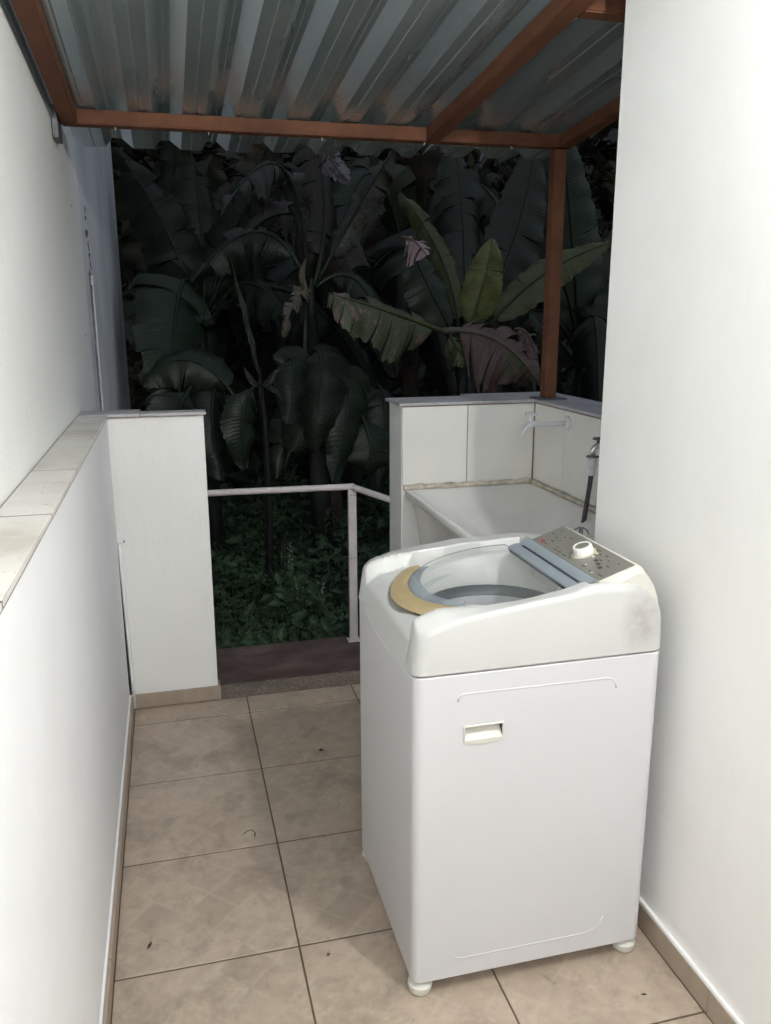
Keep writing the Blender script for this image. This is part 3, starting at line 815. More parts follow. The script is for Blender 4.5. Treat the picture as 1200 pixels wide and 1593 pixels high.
def lerp_ring(A, B, t, zf=None): 
    o = []
    for p, q in zip(A, B):
        x = p[0] + (q[0] - p[0]) * t; y = p[1] + (q[1] - p[1]) * t; z = p[2] + (q[2] - p[2]) * t
        o.append((x, y, zf(x, y) if zf else z))
    return o
Rout = rnd(.008, 0.0); Rin = circ_open(ztop, .004)
b = MB()
b.rings([ring_rr(*IN(.03), .024, seam), ring_rr(*IN(.001), .026, seam), ring_rr(*IN(-.003), .030, lambda x, y: seam(x, y) + .004),
         ring_rr(WX0 + .001, WX1 + .003, WY0 - .003, WY1 + .003, .032, lambda x, y: min(seam(x, y) + .035, ztop(x, y) - .03)),
         rnd(-.0015, .014), rnd(-.0005, .0075), rnd(.002, .0030), rnd(.0055, .0008), Rout,
         *[lerp_ring(Rout, Rin, q / 10, ztop) for q in range(1, 10)], Rin,
         circ_open(lambda x, y: ztop(x, y) - .004), circ_open(lambda x, y: min(ztop(x, y) - .008, lidz(x) - .026), -.004),
         circ(.214, lambda x, y: lidz(x) - .026), circ(.206, lambda x, y: lidz(x) - .034), circ(.188, .868)], True, False, False)
b.build('top_cover', 'washer_plastic', wm, smooth=True, autos=38)
# tub seen through the lid
b = MB(); b.rings([circ(.199, .899 - .0), circ(.192, .869), circ(.188, .862)], True); b.build('tub_collar', 'tub_plastic', wm, smooth=True)
b = MB(); b.rings([circ(.187, .863), circ(.184, .836), circ(.180, .834)], True); b.build('balance_ring', 'basket_dark', wm, smooth=True)
b = MB(); b.rings([circ(.1805, .834), circ(.179, .70), circ(.178, .48), circ(.16, .46), circ(.05, .455)], True, False, True); b.build('basket', 'basket_grey', wm, smooth=True, autos=50)
b = MB(); b.lathe((.768, YC, .46), [(.14, 0), (.12, .02), (.06, .05), (.042, .20), (.038, .32), (.025, .345), (.002, .35)], 32); b.build('agitator', 'lid_frame', wm, smooth=True, autos=50)
# lid: clear dome, tinted ring, tan grip, hinge bar
lid = MB(); LC = .758; LR = .212
def dome(r, a): 
    x = LC + r * math.cos(a); y = YC + r * math.sin(a)
    x = min(x, .868)
    return (x, y, lidz(x) + .009 * (1 - (r / LR) ** 2))
N = 96
rad = [.0001, .03, .06, .09, .12, .145, .165]
lid.rings([[dome(r, k * math.tau / N) for k in range(N)] for r in rad + [.1725]], True)
lo = lid.build('lid_glass', 'lid_clear', wm, smooth=True)
b = MB(); bm = b.bm
rw = []
for k in range(41):
    a = math.radians(130 + 100 * k / 40); w = .034 - .010 * abs((k - 20) / 20)
    rw.append([bm.verts.new(dome(LR - w * t, a)) for t in (0, .25, .5, .75, 1.0)] )
for r0, r1 in zip(rw[:-1], rw[1:]):
    for i in range(4): bm.faces.new((r0[i], r0[i + 1], r1[i + 1], r1[i]))
b.build('lid_ring', 'lid_tint', lo, smooth=True)
lid2 = MB(); lid2.rings([[dome(r, k * math.tau / N) for k in range(N)] for r in (.1725, .195, .2065)], True); lid2.build('lid_rim', 'lid_clear', lo, smooth=True)
lid3 = MB(); lid3.rings([[dome(r, k * math.tau / N) for k in range(N)] for r in (.2065, LR)] + [[(lambda q: (q[0], q[1], q[2] - .003))(dome(LR, k * math.tau / N)) for k in range(N)]], True); lid3.build('lid_edge', 'lid_edge', lo, smooth=True)
# tan grip
b = MB(); bm = b.bm; rows = []
M_ = 40
for k in range(M_ + 1):
    a = math.radians(131 + 104 * k / M_); e = min(1, min(k, M_ - k) / 3.0); ro = .213 + (.259 - .213) * (.55 + .45 * math.sqrt(e)); ri = .2135
    ca, sa = math.cos(a), math.sin(a)
    sec = [(ri, .0015), (ri + .006, .0045), (ro - .014, .003), (ro - .004, -.002), (ro, -.009), (ro - .004, -.013), (ri, -.010)]
    rows.append([bm.verts.new((LC + r * ca, YC + r * sa, lidz(LC + r * ca) + h)) for r, h in sec])
for r0, r1 in zip(rows[:-1], rows[1:]):
    for i in range(7):
        j = (i + 1) % 7; bm.faces.new((r0[i], r1[i], r1[j], r0[j]))
bm.faces.new(rows[0]); bm.faces.new(list(reversed(rows[-1])))
b.build('lid_grip', 'handle_tan', lo, smooth=True, autos=50)
# hinge bar with its long recessed strip
def bar(sec, y0, y1, name, mat, par, ny=2, bev=0):
    b = MB(); rows = [[(x, y0 + (y1 - y0) * i / ny, z) for x, z in sec] for i in range(ny + 1)]
    b.rings(rows, True, True, True)
    return b.build(name, mat, par, smooth=True, autos=30)
bar([(.858, .972), (.857, .978), (.862, .9835), (.868, .9855), (.882, .989), (.884, .9875), (.894, .9895), (.896, .9925), (.912, 1.0005), (.922, 1.0005), (.930, .995), (.930, .972)], 1.634, 2.006, 'hinge_bar', 'lid_frame', lo)
b = MB(); b.box(.8845, .8935, 1.66, 1.98, .9878, .9892, .0004); b.build('hinge_groove', 'basket_dark', lo)
b = MB(); b.box(.8545, .8568, 1.650, 1.99, .9705, .9765, .0008); b.build('hinge_edge', 'basket_dark', lo)
# control console
cs = MB(); CY0, CY1 = 1.621, 1.990
def frame_row(y, ins):
    return [(.918 + ins, y, .97), (.918 + ins, y, 1.000 - ins), (1.010 - ins * .5, y, 1.031 - ins), (1.024, y, 1.028 - ins), (1.048, y, 1.000 - ins), (1.062, y, .95), (1.060, y, .90), (.92 + ins, y, .90)]
cs.rings([frame_row(CY0 - .020, .014), frame_row(CY0 - .006, .003), frame_row(CY0, .0), frame_row(CY1, .0), frame_row(CY1 + .008, .004), frame_row(CY1 + .020, .016)], True, True, True)
cs.build('console', 'washer_ivory', wm, smooth=True, autos=32)
# panel face frame: local (u along y, v across) on the slope
PU = Vector((.0, 1, 0)); PV = Vector((.092, 0, .031)).normalized(); PN = PU.cross(PV) * -1
if PN.z < 0: PN = -PN
PO = Vector((.9185, CY0 + .002, 1.0005))
PL = CY1 - CY0 - .004; PW = .0955
def onp(u, v, h): return PO + PU * u + PV * v + PN * h
def quad(b, u0, u1, v0, v1, h0, h1):
    q = [b.bm.verts.new(onp(u, v, h)) for h in (h0, h1) for (u, v) in ((u0, v0), (u1, v0), (u1, v1), (u0, v1))]
    for f in ((0, 1, 2, 3), (4, 5, 6, 7), (0, 1, 5, 4), (1, 2, 6, 5), (2, 3, 7, 6), (3, 0, 4, 7)): b.bm.faces.new([q[i] for i in f])
b = MB(); quad(b, 0, PL, 0, PW, -.001, .0012); pf = b.build('control_panel', 'panel_grey', wm)
b = MB()
for (u, v, w, h) in ((.330, .016, .014, .010), (.318, .008, .006, .005), (.345, .007, .005, .004)): quad(b, u - w / 2, u + w / 2, v - h / 2, v + h / 2, .0012, .0017)
b.build('emblem', 'print_red', pf)
b = MB()
random.seed(11)
def word(u, v, n, hh=.0032, w=.0028):
    for i in range(n):
        if random.random() < .9: quad(b, u - i * (w + .0012) - w, u - i * (w + .0012), v, v + hh * random.uniform(.7, 1.1), .0012, .0016)
word(.318, .011, 4, .005, .0030)
for (u, v, n) in ((.350, .055, 3), (.340, .075, 3), (.318, .048, 3), (.310, .030, 4), (.295, .062, 3), (.288, .045, 2), (.275, .070, 3), (.262, .020, 4), (.255, .010, 5), (.232, .012, 4), (.225, .078, 4), (.205, .010, 5), (.180, .012, 4),
                  (.165, .030, 6), (.150, .078, 5), (.130, .070, 4), (.10, .075, 3), (.095, .055, 3), (.075, .065, 3), (.085, .040, 4), (.060, .030, 4), (.050, .048, 3), (.038, .072, 2), (.105, .012, 4), (.070, .010, 3), (.030, .014, 5)):
    word(u, v, n)
for (u, v) in ((.098, .048), (.076, .042), (.056, .035)):
    c = onp(u, v, .0012); 
    ring = [onp(u + .0085 * math.cos(t * math.tau / 14), v + .0055 * math.sin(t * math.tau / 14), .0016) for t in range(14)]
    b.ngon(ring)
b.build('print_marks', 'print_dark', pf, kind='stuff')
b = MB()
quad(b, .124, .152, .066, .073, .0012, .0016); quad(b, .118, .130, .052, .058, .0012, .0016); quad(b, .045, .052, .008, .012, .0012, .0016); quad(b, .096, .104, .020, .024, .0012, .0016)
b.build('print_marks', 'print_light', pf, kind='stuff')
# knob
kc_u, kc_v = .163, .050
def kring(r, h, n=28): return [onp(kc_u + r * math.cos(t * math.tau / n), kc_v + r * math.sin(t * math.tau / n), h) for t in range(n)]
b = MB(); b.rings([kring(.031, .0013), kring(.030, .0022), kring(.024, .0024)], True, False, True); b.build('dial_ring', 'print_light', pf)
b = MB(); b.rings([kring(.0245, .0025), kring(.0250, .006), kring(.0240, .019), kring(.0225, .0220), kring(.0185, .0222), kring(.0175, .0205), kring(.001, .0205)], True, True, True)
kn = b.build('knob', 'knob_white', pf, smooth=True, autos=40)
b = MB(); b.rings([kring(.0172, .0207), kring(.0170, .0212), kring(.001, .0212)], True, True, True); b.build('knob_cap', 'panel_grey', kn)
# power cord loop behind the console
pc = thing('cable_loop', 'small black cable loop poking up behind the control panel beside the grey hose', 'cable', (1.07, 2.10, .98))
b = MB(); b.tube([(1.085, 2.06, .985), (1.082, 2.064, .996), (1.094, 2.062, 1.004), (1.106, 2.055, 1.003), (1.115, 2.048, .997), (1.118, 2.046, .985)], .0025, 8); b.build('cable', 'rubber', pc, smooth=True)
b = MB(); b.tube([(1.100, 2.06, .96), (1.101, 2.06, 1.002)], .006, 8); b.build('plug', 'rubber', pc, smooth=True)

# ------------------------------------------------------------------ litter on the floor
def scrap(name, label, cat, pts, r, mat):
    b = MB(); b.tube(pts, r, 6, flat=.5)
    o = b.build(name, mat, None, smooth=True, loc=pts[0]); return tag(o, label, cat)
scrap('dry_twig', 'small curled dry twig lying on the tile left of the washing machine', 'twig', [(.135, 2.335, .0025), (.150, 2.350, .003), (.165, 2.352, .003), (.172, 2.335, .003), (.170, 2.315, .0025)], .0016, 'rubber')
scrap('dead_insect', 'tiny dark insect lying on the tile near the left skirting', 'insect', [(-.145, 1.912, .003), (-.141, 1.922, .004), (-.137, 1.934, .003)], [.002, .004, .0015], 'rubber')
scrap('seed_husk', 'brown seed husk on the tile in front of the washing machine foot', 'seed', [(.298, 1.770, .003), (.302, 1.774, .0045), (.307, 1.776, .003)], [.002, .005, .002], 'leaf_dry')
scrap('dirt_crumb', 'dark crumb of dirt on the tile near the landing', 'crumb', [(.455, 2.781, .003), (.464, 2.783, .004), (.472, 2.779, .003)], [.003, .006, .002], 'stem_brown')
scrap('leaf_scrap', 'thin dark leaf scrap on the tile between the washing machine and the right skirting', 'leaf scrap', [(1.006, 1.460, .002), (1.012, 1.458, .003), (1.020, 1.457, .002)], [.001, .003, .001], 'stem_brown')

# ------------------------------------------------------------------ banana plants
def bez(p0, pm, p1, t):
    c = pm * 2 - (p0 + p1) / 2
    return p0 * (1 - t) ** 2 + c * 2 * t * (1 - t) + p1 * t * t
CAMDIR = Vector((0, -1, .15)).normalized()
def banana_leaf(p0, pm, p1, width, mat, tear, parent, seed):
    rnd_ = random.Random(seed)
    p0, pm, p1 = Vector(p0), Vector(pm), Vector(p1)
    NS = 30; bl0 = .16 if width > .25 else .05
    cs_ = [bez(p0, pm, p1, i / 60) for i in range(61)]
    L = sum((a - b_).length for a, b_ in zip(cs_[:-1], cs_[1:]))
    me = bpy.data.meshes.new('leaf'); V = []; F = []; UV = []
    def frame(t):
        a = bez(p0, pm, p1, max(0, t - .01)); c = bez(p0, pm, p1, min(1, t + .01)); tg = (c - a).normalized()
        up = (Vector((0, -.55, .85))).normalized() if abs(tg.z) < .75 else Vector((rnd0, -1, .1)).normalized()
        blend = Vector((rnd0 * .5, -.8, .55)).normalized() if abs(tg.z) < .75 else up
        n = (blend - tg * blend.dot(tg)).normalized(); return tg, n, tg.cross(n)
    rnd0 = rnd_.uniform(-.55, .55)
    def w(u): return width / 2 * (math.sin(math.pi * min(1, u ** .8 * .97 + .02)) ** .55) * (1 - .25 * u)
    base_droop = rnd_.uniform(.10, .35) + tear * .25
    for side in (-1, 1):
        cuts = [0.0]
        while cuts[-1] < 1:
            step = rnd_.uniform(.05, .22) if tear > .3 else rnd_.uniform(.25, .6)
            if tear > .75: step = rnd_.uniform(.035, .14)
            cuts.append(min(1.0, cuts[-1] + step))
        for a, c in zip(cuts[:-1], cuts[1:]):
            if c - a < .01: continue
            if rnd_.random() < tear * .10: continue
            dr = base_droop + rnd_.uniform(-.3, .5) * tear; ln = 1 - rnd_.random() ** 2 * tear * .45
            gap = tear * rnd_.uniform(.0, .28); sweep = rnd_.uniform(.10, .22) + rnd_.uniform(-.1, .15) * tear
            nu = max(2, int((c - a) * NS)); nv = 5; base = len(V)
            for i in range(nu + 1):
                fu = i / nu; u = a + (c - a) * fu; t = bl0 + (1 - bl0) * u
                tg, n, s = frame(t); P0 = bez(p0, pm, p1, t)
                ww = w(u) * ln * (1 + .05 * math.sin(u * 70 + seed) + (rnd_.uniform(-.10, .04) * tear))
                for k in range(nv + 1):
                    v = k / nv
                    cu = ((fu - .5) * -gap * v) * (c - a) * L
                    ang = dr * (v * .9 + .25) * 1.2
                    q = P0 + s * side * ww * v * math.cos(ang) - n * ww * v * math.sin(ang)
                    q += tg * (v * v * ww * sweep + cu)
                    q.z -= (v ** 2) * ww * dr * .6
                    q += n * .012 * math.sin(u * L * 26 + seed + v * 2) * v
                    V.append(q); UV.append((u * L * 1.4, side * v * .5 + .5 + seed * .37))
            for i in range(nu):
                for k in range(nv):
                    i0 = base + i * (nv + 1) + k; F.append((i0, i0 + 1, i0 + nv + 2, i0 + nv + 1))
    off = OFF[parent]
    me.from_pydata([v - off for v in V], [], F); me.update()
    uvl = me.uv_layers.new(name='UVMap')
    for poly in me.polygons:
        for li in poly.loop_indices: uvl.data[li].uv = UV[me.loops[li].vertex_index]
    me.polygons.foreach_set('use_smooth', [True] * len(me.polygons))
    me.materials.append(MATS[mat])
    o = bpy.data.objects.new('leaf', me); COL.objects.link(o); o.parent = parent; OFF[o] = off
    b = MB(); n_ = 14; pts = [bez(p0, pm, p1, i / n_) + Vector((0, -.003, 0)) for i in range(n_ + 1)]
    r0 = .004 + width * .028
    b.tube(pts, [r0 * (1 - .85 * i / n_) for i in range(n_ + 1)], 7)
    b.build('midrib', 'leaf_dry' if mat in ('leaf_dry', 'leaf_pink', 'leaf_pale', 'leaf_dry_pink') else 'leaf_olive' if mat in ('leaf_yellow', 'leaf_mixed') else 'leaf_green', o, smooth=True)
    return o
PLANTS = [
    ('A', 'banana_plant', (1.04, 6.2, 1.71), 0.085, [
        ((1.02, 6.2, 1.78), (0.81, 5.9, 2.53), (0.38, 5.6, 2.19), 0.46, 'leaf_grey', 0.9),
        ((1.06, 6.2, 1.78), (1.19, 6.4, 2.45), (1.05, 6.5, 3.03), 0.55, 'leaf_brown', 0.5),
        ((1.08, 6.2, 1.8), (1.38, 6.1, 2.33), (1.58, 5.9, 2.67), 0.34, 'leaf_grey', 0.6),
        ((1.03, 6.15, 1.73), (0.92, 6.1, 1.7), (0.8, 6.05, 1.42), 0.2, 'leaf_dry', 0.9),
        ((1.07, 6.2, 1.77), (1.38, 6.1, 1.8), (1.51, 5.7, 1.22), 0.5, 'leaf_dark', 0.4),
        ((1.01, 6.2, 1.8), (0.67, 6.3, 2.16), (0.2, 6.4, 1.8), 0.5, 'leaf_dark', 0.6),
        ((1.1, 6.0, 2.68), (1.18, 6.0, 2.59), (1.28, 5.95, 2.46), 0.2, 'leaf_pale', 0.45),
        ((1.02, 6.15, 1.69), (0.96, 6.1, 1.84), (0.99, 6.1, 1.97), 0.06, 'leaf_dry', 0.2),
    ]),
    ('B', 'banana_plant', (0.27, 6.8, 1.43), 0.1, [
        ((0.26, 6.8, 1.5), (0.07, 6.8, 2.14), (-0.22, 6.7, 2.66), 0.6, 'leaf_dark', 0.5),
        ((0.28, 6.8, 1.5), (0.31, 6.9, 2.16), (0.25, 6.9, 2.87), 0.6, 'leaf_green', 0.5),
        ((0.31, 6.8, 1.5), (0.5, 6.8, 2.11), (0.84, 6.6, 2.69), 0.55, 'leaf_dark', 0.5),
        ((0.25, 6.8, 1.45), (0.02, 6.7, 1.58), (-0.16, 6.5, 1.25), 0.3, 'leaf_yellowish', 0.5),
        ((0.31, 6.8, 1.45), (0.59, 6.6, 1.81), (0.88, 6.3, 1.53), 0.5, 'leaf_dark', 0.5),
    ]),
    ('C', 'banana_sucker', (0.58, 5.6, 1.12), 0.03, [
        ((0.58, 5.6, 1.16), (0.51, 5.6, 1.54), (0.42, 5.6, 1.92), 0.05, 'leaf_green', 0.1),
        ((0.57, 5.6, 1.13), (0.45, 5.5, 0.96), (0.45, 5.5, 0.58), 0.34, 'leaf_green', 0.2),
        ((0.49, 5.9, 0.92), (0.16, 6.0, 1.27), (-0.19, 6.0, 1.11), 0.46, 'leaf_green', 0.15),
        ((0.15, 5.95, 1.1), (0.03, 5.8, 0.9), (-0.05, 5.7, 0.52), 0.5, 'leaf_dark', 0.2),
        ((0.36, 6.1, 1.15), (0.27, 5.9, 0.92), (0.31, 5.8, 0.46), 0.5, 'leaf_dark', 0.25),
        ((0.7, 5.9, 1.09), (0.83, 5.8, 1.27), (0.76, 5.6, 0.86), 0.42, 'leaf_dark', 0.2),
        ((0.93, 6.0, 1.26), (1.03, 5.8, 1.27), (0.94, 5.7, 0.66), 0.55, 'leaf_dark', 0.2),
        ((1.21, 6.0, 1.16), (1.26, 5.9, 1.08), (1.11, 5.8, 0.4), 0.5, 'leaf_green', 0.25),
        ((1.5, 6.1, 1.06), (1.54, 6.0, 0.87), (1.47, 5.9, 0.31), 0.45, 'leaf_dark', 0.3),
        ((0.75, 5.9, 0.44), (0.95, 5.9, 0.86), (1.25, 5.9, 0.89), 0.36, 'leaf_green', 0.15),
        ((1.35, 6.0, 0.88), (1.4, 5.9, 0.65), (1.38, 5.9, 0.44), 0.5, 'leaf_green', 0.1),
        ((0.57, 5.55, 1.13), (0.52, 5.5, 1.16), (0.47, 5.5, 1.25), 0.05, 'leaf_grey', 0),
        ((0.59, 5.55, 1.13), (0.63, 5.5, 1.16), (0.67, 5.5, 1.23), 0.05, 'leaf_grey', 0),
        ((0.59, 5.55, 1.12), (0.65, 5.5, 1.11), (0.73, 5.5, 1.02), 0.04, 'leaf_grey', 0),
    ]),
    ('E', 'banana_stump', (1.21, 6.4, 0.76), 0.085, [
        ((1.16, 6.4, 0.59), (0.92, 6.2, 0.87), (0.72, 6.0, 0.4), 0.42, 'leaf_green', 0.3),
        ((1.24, 6.4, 0.58), (1.43, 6.2, 0.95), (1.49, 6.0, 0.41), 0.5, 'leaf_green', 0.2),
        ((1.2, 6.35, 0.74), (1.22, 6.3, 0.8), (1.2, 6.3, 0.62), 0.1, 'leaf_dry', 0.9),
    ]),
    ('D', 'banana_plant', (2.05, 5.7, 1.26), 0.09, [
        ((2.01, 5.6, 1.4), (2.1, 5.5, 1.76), (2.14, 5.45, 2.07), 0.36, 'leaf_yellow', 0.12),
        ((2.0, 5.7, 1.39), (1.8, 5.7, 1.73), (1.65, 5.7, 2.02), 0.42, 'leaf_green', 0.3),
        ((1.88, 5.5, 1.44), (1.44, 5.4, 1.59), (1.0, 5.3, 1.71), 0.6, 'leaf_mixed', 0.7),
        ((1.79, 5.4, 1.47), (2.08, 5.2, 1.42), (2.34, 5.1, 1.16), 0.68, 'leaf_dry_pink', 0.6),
        ((2.09, 5.8, 1.44), (2.17, 6.1, 2.22), (2.11, 6.2, 2.87), 0.6, 'leaf_dark', 0.5),
        ((2.2, 5.8, 1.39), (2.63, 5.8, 1.82), (3.16, 5.7, 2.08), 0.32, 'leaf_olive', 0.2),
        ((2.18, 5.9, 1.39), (2.57, 6.1, 2.09), (2.77, 6.2, 2.81), 0.62, 'leaf_dark', 0.3),
        ((2.05, 5.8, 1.35), (1.98, 6.0, 1.94), (1.67, 6.1, 2.43), 0.3, 'leaf_olive', 0.3),
        ((1.56, 5.6, 2.08), (1.63, 5.55, 2.05), (1.7, 5.5, 1.96), 0.28, 'leaf_pink', 0.7),
        ((1.82, 5.35, 1.45), (1.86, 5.3, 1.35), (1.96, 5.3, 1.26), 0.22, 'leaf_olive', 0.5),
        ((2.26, 5.3, 1.48), (2.34, 5.2, 1.41), (2.4, 5.15, 1.11), 0.2, 'leaf_dry_pink', 0.8),
    ]),
    ('F', 'banana_plant', (3.45, 6.6, 1.1), 0.1, [
        ((3.43, 6.6, 1.19), (3.27, 6.5, 2.03), (3.01, 6.3, 3.0), 0.7, 'leaf_teal', 0.15),
        ((3.46, 6.6, 1.19), (3.67, 6.6, 1.88), (3.99, 6.6, 2.46), 0.5, 'leaf_dark', 0.4),
        ((3.41, 6.6, 1.19), (3.13, 6.7, 1.78), (2.8, 6.8, 2.4), 0.6, 'leaf_dark', 0.3),
        ((3.36, 6.5, 1.14), (2.97, 6.2, 1.42), (2.65, 6.0, 1.62), 0.35, 'leaf_dark', 0.4),
        ((2.89, 6.0, 2.02), (3.03, 5.9, 2.06), (3.21, 5.8, 2.11), 0.1, 'leaf_pale', 0.8),
    ]),
    ('G', 'banana_plant', (2.15, 7.4, 1.68), 0.11, [
        ((2.13, 7.4, 1.76), (1.91, 7.4, 2.39), (1.67, 7.2, 3.06), 0.7, 'leaf_brown', 0.6),
        ((2.16, 7.4, 1.76), (2.26, 7.4, 2.45), (2.14, 7.2, 3.14), 0.8, 'leaf_brown', 0.4),
        ((2.18, 7.4, 1.76), (2.47, 7.3, 2.28), (2.73, 7.1, 2.94), 0.6, 'leaf_dark', 0.6),
        ((2.12, 7.4, 1.73), (1.65, 7.3, 1.95), (1.41, 7.0, 1.52), 0.6, 'leaf_dark', 0.4),
        ((2.22, 6.4, 2.78), (2.27, 6.3, 2.56), (2.36, 6.3, 2.36), 0.2, 'leaf_pale', 0.9),
        ((2.58, 6.3, 2.82), (2.43, 6.3, 2.78), (2.37, 6.3, 2.64), 0.1, 'leaf_pale', 1),
    ]),
    ('H', 'banana_plant', (-0.1, 8.4, 1.69), 0.11, [
        ((-0.11, 8.4, 1.78), (-0.2, 8.4, 2.38), (-0.37, 8.2, 3.0), 0.7, 'leaf_dark', 0.4),
        ((-0.08, 8.4, 1.78), (0.1, 8.4, 2.5), (0.17, 8.2, 3.19), 0.8, 'leaf_dark', 0.4),
        ((-0.07, 8.4, 1.78), (0.34, 8.3, 2.21), (0.71, 8.1, 2.76), 0.7, 'leaf_brown', 0.4),
        ((-0.08, 8.4, 1.75), (-0.18, 8.2, 1.74), (-0.25, 8.0, 1.26), 0.6, 'leaf_dark', 0.4),
    ]),
    ('J', 'banana_plant', (1.71, 8.0, 1.51), 0.12, [
        ((1.7, 8.0, 1.57), (1.55, 7.9, 2.2), (1.29, 7.7, 2.88), 0.8, 'leaf_dark', 0.5),
        ((1.73, 8.0, 1.57), (1.82, 7.9, 2.21), (1.9, 7.7, 2.85), 0.8, 'leaf_dark', 0.4),
        ((1.73, 8.0, 1.57), (2.07, 7.8, 1.92), (2.42, 7.5, 1.68), 0.7, 'leaf_brown', 0.6),
        ((1.69, 8.0, 1.54), (1.34, 7.8, 1.74), (0.99, 7.5, 1.26), 0.7, 'leaf_dark', 0.5),
        ((1.7, 7.9, 1.51), (1.81, 7.6, 1.39), (1.88, 7.3, 0.89), 0.6, 'leaf_dark', 0.4),
    ]),
    ('K', 'banana_plant', (0.56, 9.0, 1.5), 0.12, [
        ((0.55, 9.0, 1.57), (0.43, 8.9, 2.26), (0.52, 8.7, 3.07), 0.9, 'leaf_dark', 0.5),
        ((0.58, 9.0, 1.57), (0.93, 8.8, 2.13), (1.4, 8.5, 1.94), 0.8, 'leaf_brown', 0.6),
        ((0.54, 9.0, 1.53), (0.16, 8.8, 1.94), (-0.25, 8.5, 1.69), 0.8, 'leaf_dark', 0.6),
        ((0.56, 9.0, 1.5), (0.85, 8.8, 2.56), (1.06, 8.5, 3.2), 0.8, 'leaf_grey', 0.5),
    ]),
]
PLABEL = {
 'A': ('banana plant in the middle of the garden with torn greyish leaves hanging from its crown', 'banana plant'),
 'B': ('dark banana plant left of centre, its narrow trunk crown above the left pier', 'banana plant'),
 'C': ('young banana sucker with thin pale stem rising behind the handrail', 'banana plant'),
 'E': ('cut off brown banana trunk with low broad leaves arching around it', 'banana plant'),
 'D': ('banana plant behind the laundry wall with an upright yellow-green leaf and a broken brown one', 'banana plant'),
 'F': ('banana plant with broad blue-green leaves behind the red roof post', 'banana plant'),
 'G': ('tall shaded banana plant at the back with brownish leaves up under the roof edge', 'banana plant'),
 'J': ('shadowy banana plant at the back, between the middle crown and the brownish one', 'banana plant'),
 'K': ('dim banana plant at the back left with wide drooping leaves over the pier', 'banana plant'),
 'H': ('dark banana plant furthest back, next to the end of the bluish wall', 'banana plant'),
}
sd = 1
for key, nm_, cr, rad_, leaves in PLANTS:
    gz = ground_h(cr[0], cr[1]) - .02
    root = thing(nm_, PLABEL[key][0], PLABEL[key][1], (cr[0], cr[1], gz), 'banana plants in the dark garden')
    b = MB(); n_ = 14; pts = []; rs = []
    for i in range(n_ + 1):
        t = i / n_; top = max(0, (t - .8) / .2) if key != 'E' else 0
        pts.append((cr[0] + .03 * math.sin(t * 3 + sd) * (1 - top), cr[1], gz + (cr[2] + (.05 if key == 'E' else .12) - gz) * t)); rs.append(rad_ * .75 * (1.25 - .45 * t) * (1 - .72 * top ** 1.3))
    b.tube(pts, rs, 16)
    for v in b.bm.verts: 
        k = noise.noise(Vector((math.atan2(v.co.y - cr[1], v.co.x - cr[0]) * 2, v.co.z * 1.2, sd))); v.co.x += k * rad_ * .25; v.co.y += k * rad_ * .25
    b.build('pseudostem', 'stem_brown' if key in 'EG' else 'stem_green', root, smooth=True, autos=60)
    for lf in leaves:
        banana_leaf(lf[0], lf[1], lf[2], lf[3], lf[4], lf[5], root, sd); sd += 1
    # more broad leaves round the crown, most of them arching down over the trunk
    rr = random.Random(100 + sd)
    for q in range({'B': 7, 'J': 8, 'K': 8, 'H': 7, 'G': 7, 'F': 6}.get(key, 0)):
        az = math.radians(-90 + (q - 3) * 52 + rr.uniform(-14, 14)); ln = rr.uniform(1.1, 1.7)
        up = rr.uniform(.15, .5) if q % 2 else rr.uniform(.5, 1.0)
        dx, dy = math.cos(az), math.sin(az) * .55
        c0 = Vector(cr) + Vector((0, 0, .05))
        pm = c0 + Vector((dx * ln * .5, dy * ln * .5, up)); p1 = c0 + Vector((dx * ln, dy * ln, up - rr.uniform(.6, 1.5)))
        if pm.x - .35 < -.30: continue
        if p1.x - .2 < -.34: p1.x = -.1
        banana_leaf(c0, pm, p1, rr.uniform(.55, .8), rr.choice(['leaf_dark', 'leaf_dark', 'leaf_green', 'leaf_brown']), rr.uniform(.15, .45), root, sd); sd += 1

# ------------------------------------------------------------------ undergrowth
def leaf_cloud(name, mat, n, posf, size, seed, kind='stuff', label=None, cat=None, narrow=.55, upbias=.6, parent=None):
    r = random.Random(seed); V = []; F = []
    for _ in range(n):
        p = posf(r)
        if p is None: continue
        s = size * (.35 + 1.9 * r.random() ** 2.2); az = r.uniform(0, math.tau); el = r.gauss(.25, .45)
        d = Vector((math.cos(az) * math.cos(el), math.sin(az) * math.cos(el), math.sin(el)))
        up = Vector((r.gauss(0, .5), r.gauss(-.35, .5), upbias)).normalized(); sd_ = d.cross(up)
        if sd_.length < .05: continue
        sd_.normalize(); nn = sd_.cross(d); w_ = s * narrow * .5; i = len(V)
        V += [p, p + d * s * .45 + sd_ * w_ + nn * s * .06, p + d * s - nn * s * .08, p + d * s * .45 - sd_ * w_ + nn * s * .06]
        F += [(i, i + 1, i + 2), (i, i + 2, i + 3)]
    me = bpy.data.meshes.new(name); off = OFF[parent] if parent is not None else Vector((0, 0, 0))
    me.from_pydata([v - off for v in V], [], F); me.update(); me.materials.append(MATS[mat])
    o = bpy.data.objects.new(name, me); COL.objects.link(o)
    if parent is not None: o.parent = parent
    tag(o, label, cat, None, kind if parent is None else None); return o
def weed_pos(r):
    y = 4.02 + 5.6 * r.random() ** 1.1; x = r.uniform(-.34, 1.1 + .55 * y)
    if y < 4.3 and x > 1.8: return None
    h = .06 + .55 * max(0, noise.noise(Vector((x * 2.3, y * 2.3, 7))) + .22)
    return Vector((x, y, ground_h(x, y) + h * r.random() ** .6))
leaf_cloud('undergrowth', 'weed_leaf', 36000, weed_pos, .058, 3, label='dense dark green weeds covering the garden ground', cat='weeds')
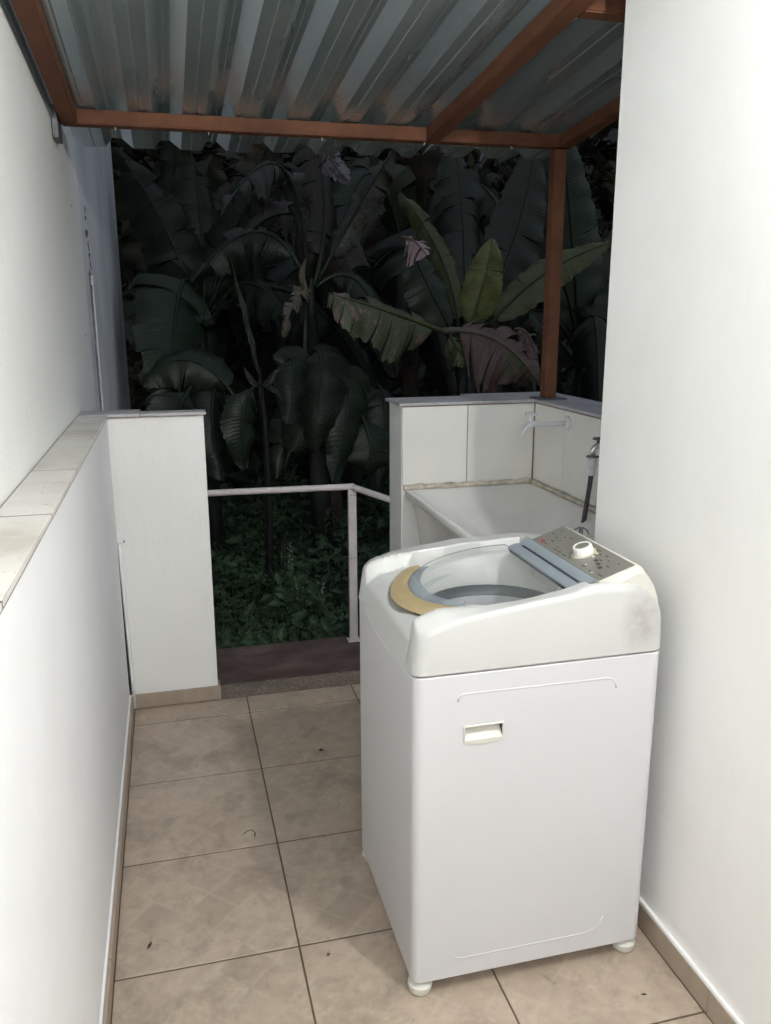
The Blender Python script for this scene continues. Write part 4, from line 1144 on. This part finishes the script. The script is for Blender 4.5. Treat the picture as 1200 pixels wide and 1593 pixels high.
def grass():
    r = random.Random(5); V = []; F = []
    for _ in range(5000):
        y = 4.0 + 4.5 * r.random(); x = r.uniform(-.34, 1.0 + .5 * y); z = ground_h(x, y); h = r.uniform(.10, .34)
        az = r.uniform(0, math.tau); l = h * r.uniform(.2, .9); d = Vector((math.cos(az), math.sin(az), 0)); s_ = Vector((-d.y, d.x, 0)) * .0022
        p = Vector((x, y, z)); m_ = p + d * l * .35 + Vector((0, 0, h * .7)); t_ = p + d * l + Vector((0, 0, h * r.uniform(.7, 1)))
        i = len(V); V += [p - s_, p + s_, m_ + s_, m_ - s_, t_]; F += [(i, i + 1, i + 2, i + 3), (i + 3, i + 2, i + 4)]
    me = bpy.data.meshes.new('tall_grass'); me.from_pydata(V, [], F); me.update(); me.materials.append(MATS['grass_blade'])
    o = bpy.data.objects.new('tall_grass', me); COL.objects.link(o); tag(o, 'thin grass blades sticking up among the weeds beyond the landing', 'grass', None, 'stuff')
grass()
# single weeds that catch the light
def weed(x, y, h, n, size, label, spike=False, seed=1):
    gz = ground_h(x, y); root = thing('weed_plant', label, 'weed', (x, y, gz), 'weeds standing out of the undergrowth')
    r = random.Random(seed); pts = [(x + .03 * math.sin(i * .9 + seed) * i / 6, y + .02 * math.cos(i + seed) * i / 6, gz + h * i / 6) for i in range(7)]
    b = MB(); b.tube(pts, [.004, .004, .0035, .003, .0025, .002, .0015], 5); b.build('stem', 'grass_blade', root)
    V = []; F = []
    b = MB()
    for k in range(n):
        t = .25 + .72 * (k + r.random() * .5) / n; q = Vector(pts[min(6, int(t * 6))]).lerp(Vector(pts[min(6, int(t * 6) + 1)]), t * 6 % 1)
        az = k * 2.4 + r.random(); d = Vector((math.cos(az), math.sin(az), r.uniform(-.3, .4))).normalized(); s = size * r.uniform(.7, 1.2) * (1.1 - .5 * t)
        sd_ = d.cross(Vector((0, 0, 1))).normalized(); w_ = s * .3; nn = sd_.cross(d)
        A_ = [q, q + d * s * .3 + sd_ * w_ + nn * s * .04, q + d * s * .7 + sd_ * w_ * .8, q + d * s - nn * s * .1, q + d * s * .7 - sd_ * w_ * .8, q + d * s * .3 - sd_ * w_ + nn * s * .04]
        b.bm.faces.new([b.bm.verts.new(p) for p in A_[:4]]); b.bm.faces.new([b.bm.verts.new(p) for p in (A_[0], A_[3], A_[4], A_[5])])
    b.build('foliage', 'weed_leaf', root)
    if spike:
        b = MB(); top = Vector(pts[-1])
        for k in range(12):
            q = top + Vector((r.gauss(0, .010), r.gauss(0, .008), -.11 + .17 * k / 12)); d = Vector((r.gauss(0, .4), r.gauss(-.2, .3), 1)).normalized() * .022
            b.tube([q, q + d * .5, q + d], [.001, .0035, .0008], 5)
        b.build('flower_spike', 'flower_pale', root)
weed(.66, 5.2, .45, 16, .10, 'weed with pale flower spike left of the rail post', True, 3)
weed(.82, 4.8, .30, 10, .09, 'small weed with a pale seed head close to the rail post', True, 4)
weed(.40, 5.3, .34, 14, .12, 'broad leaved weed near the white pier', False, 5)
weed(.30, 5.0, .26, 10, .11, 'low leafy weed right beside the pier edge', False, 6)
weed(.60, 4.95, .30, 14, .10, 'leafy weed below the pale flower spike', False, 7)
weed(1.28, 7.4, .55, 20, .15, 'round leaved weed under the handrail bend', False, 8)
weed(1.15, 6.2, .35, 14, .11, 'bushy weed just left of the rail post top', False, 9)
weed(1.62, 6.0, .45, 16, .11, 'weed between the rail post and the laundry wall', False, 10)
weed(.50, 4.45, .22, 10, .08, 'short weed at the edge of the landing', False, 12)
weed(.95, 4.55, .24, 9, .08, 'thin weed at the foot of the rail post', False, 13)

def wood_pos(r):
    x = r.uniform(-7, 11); y = r.uniform(8.8, 12.5); z = ground_h(x, y) + r.random() * (6.2 + 1.2 * noise.noise(Vector((x * .6, 2, 0))))
    k = noise.noise(Vector((x * .9, y * .9, z * .9)))
    return Vector((x, y, z)) if k > -.12 else None
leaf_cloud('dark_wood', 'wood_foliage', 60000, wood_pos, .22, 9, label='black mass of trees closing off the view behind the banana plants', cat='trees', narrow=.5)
bpy.context.view_layer.update()
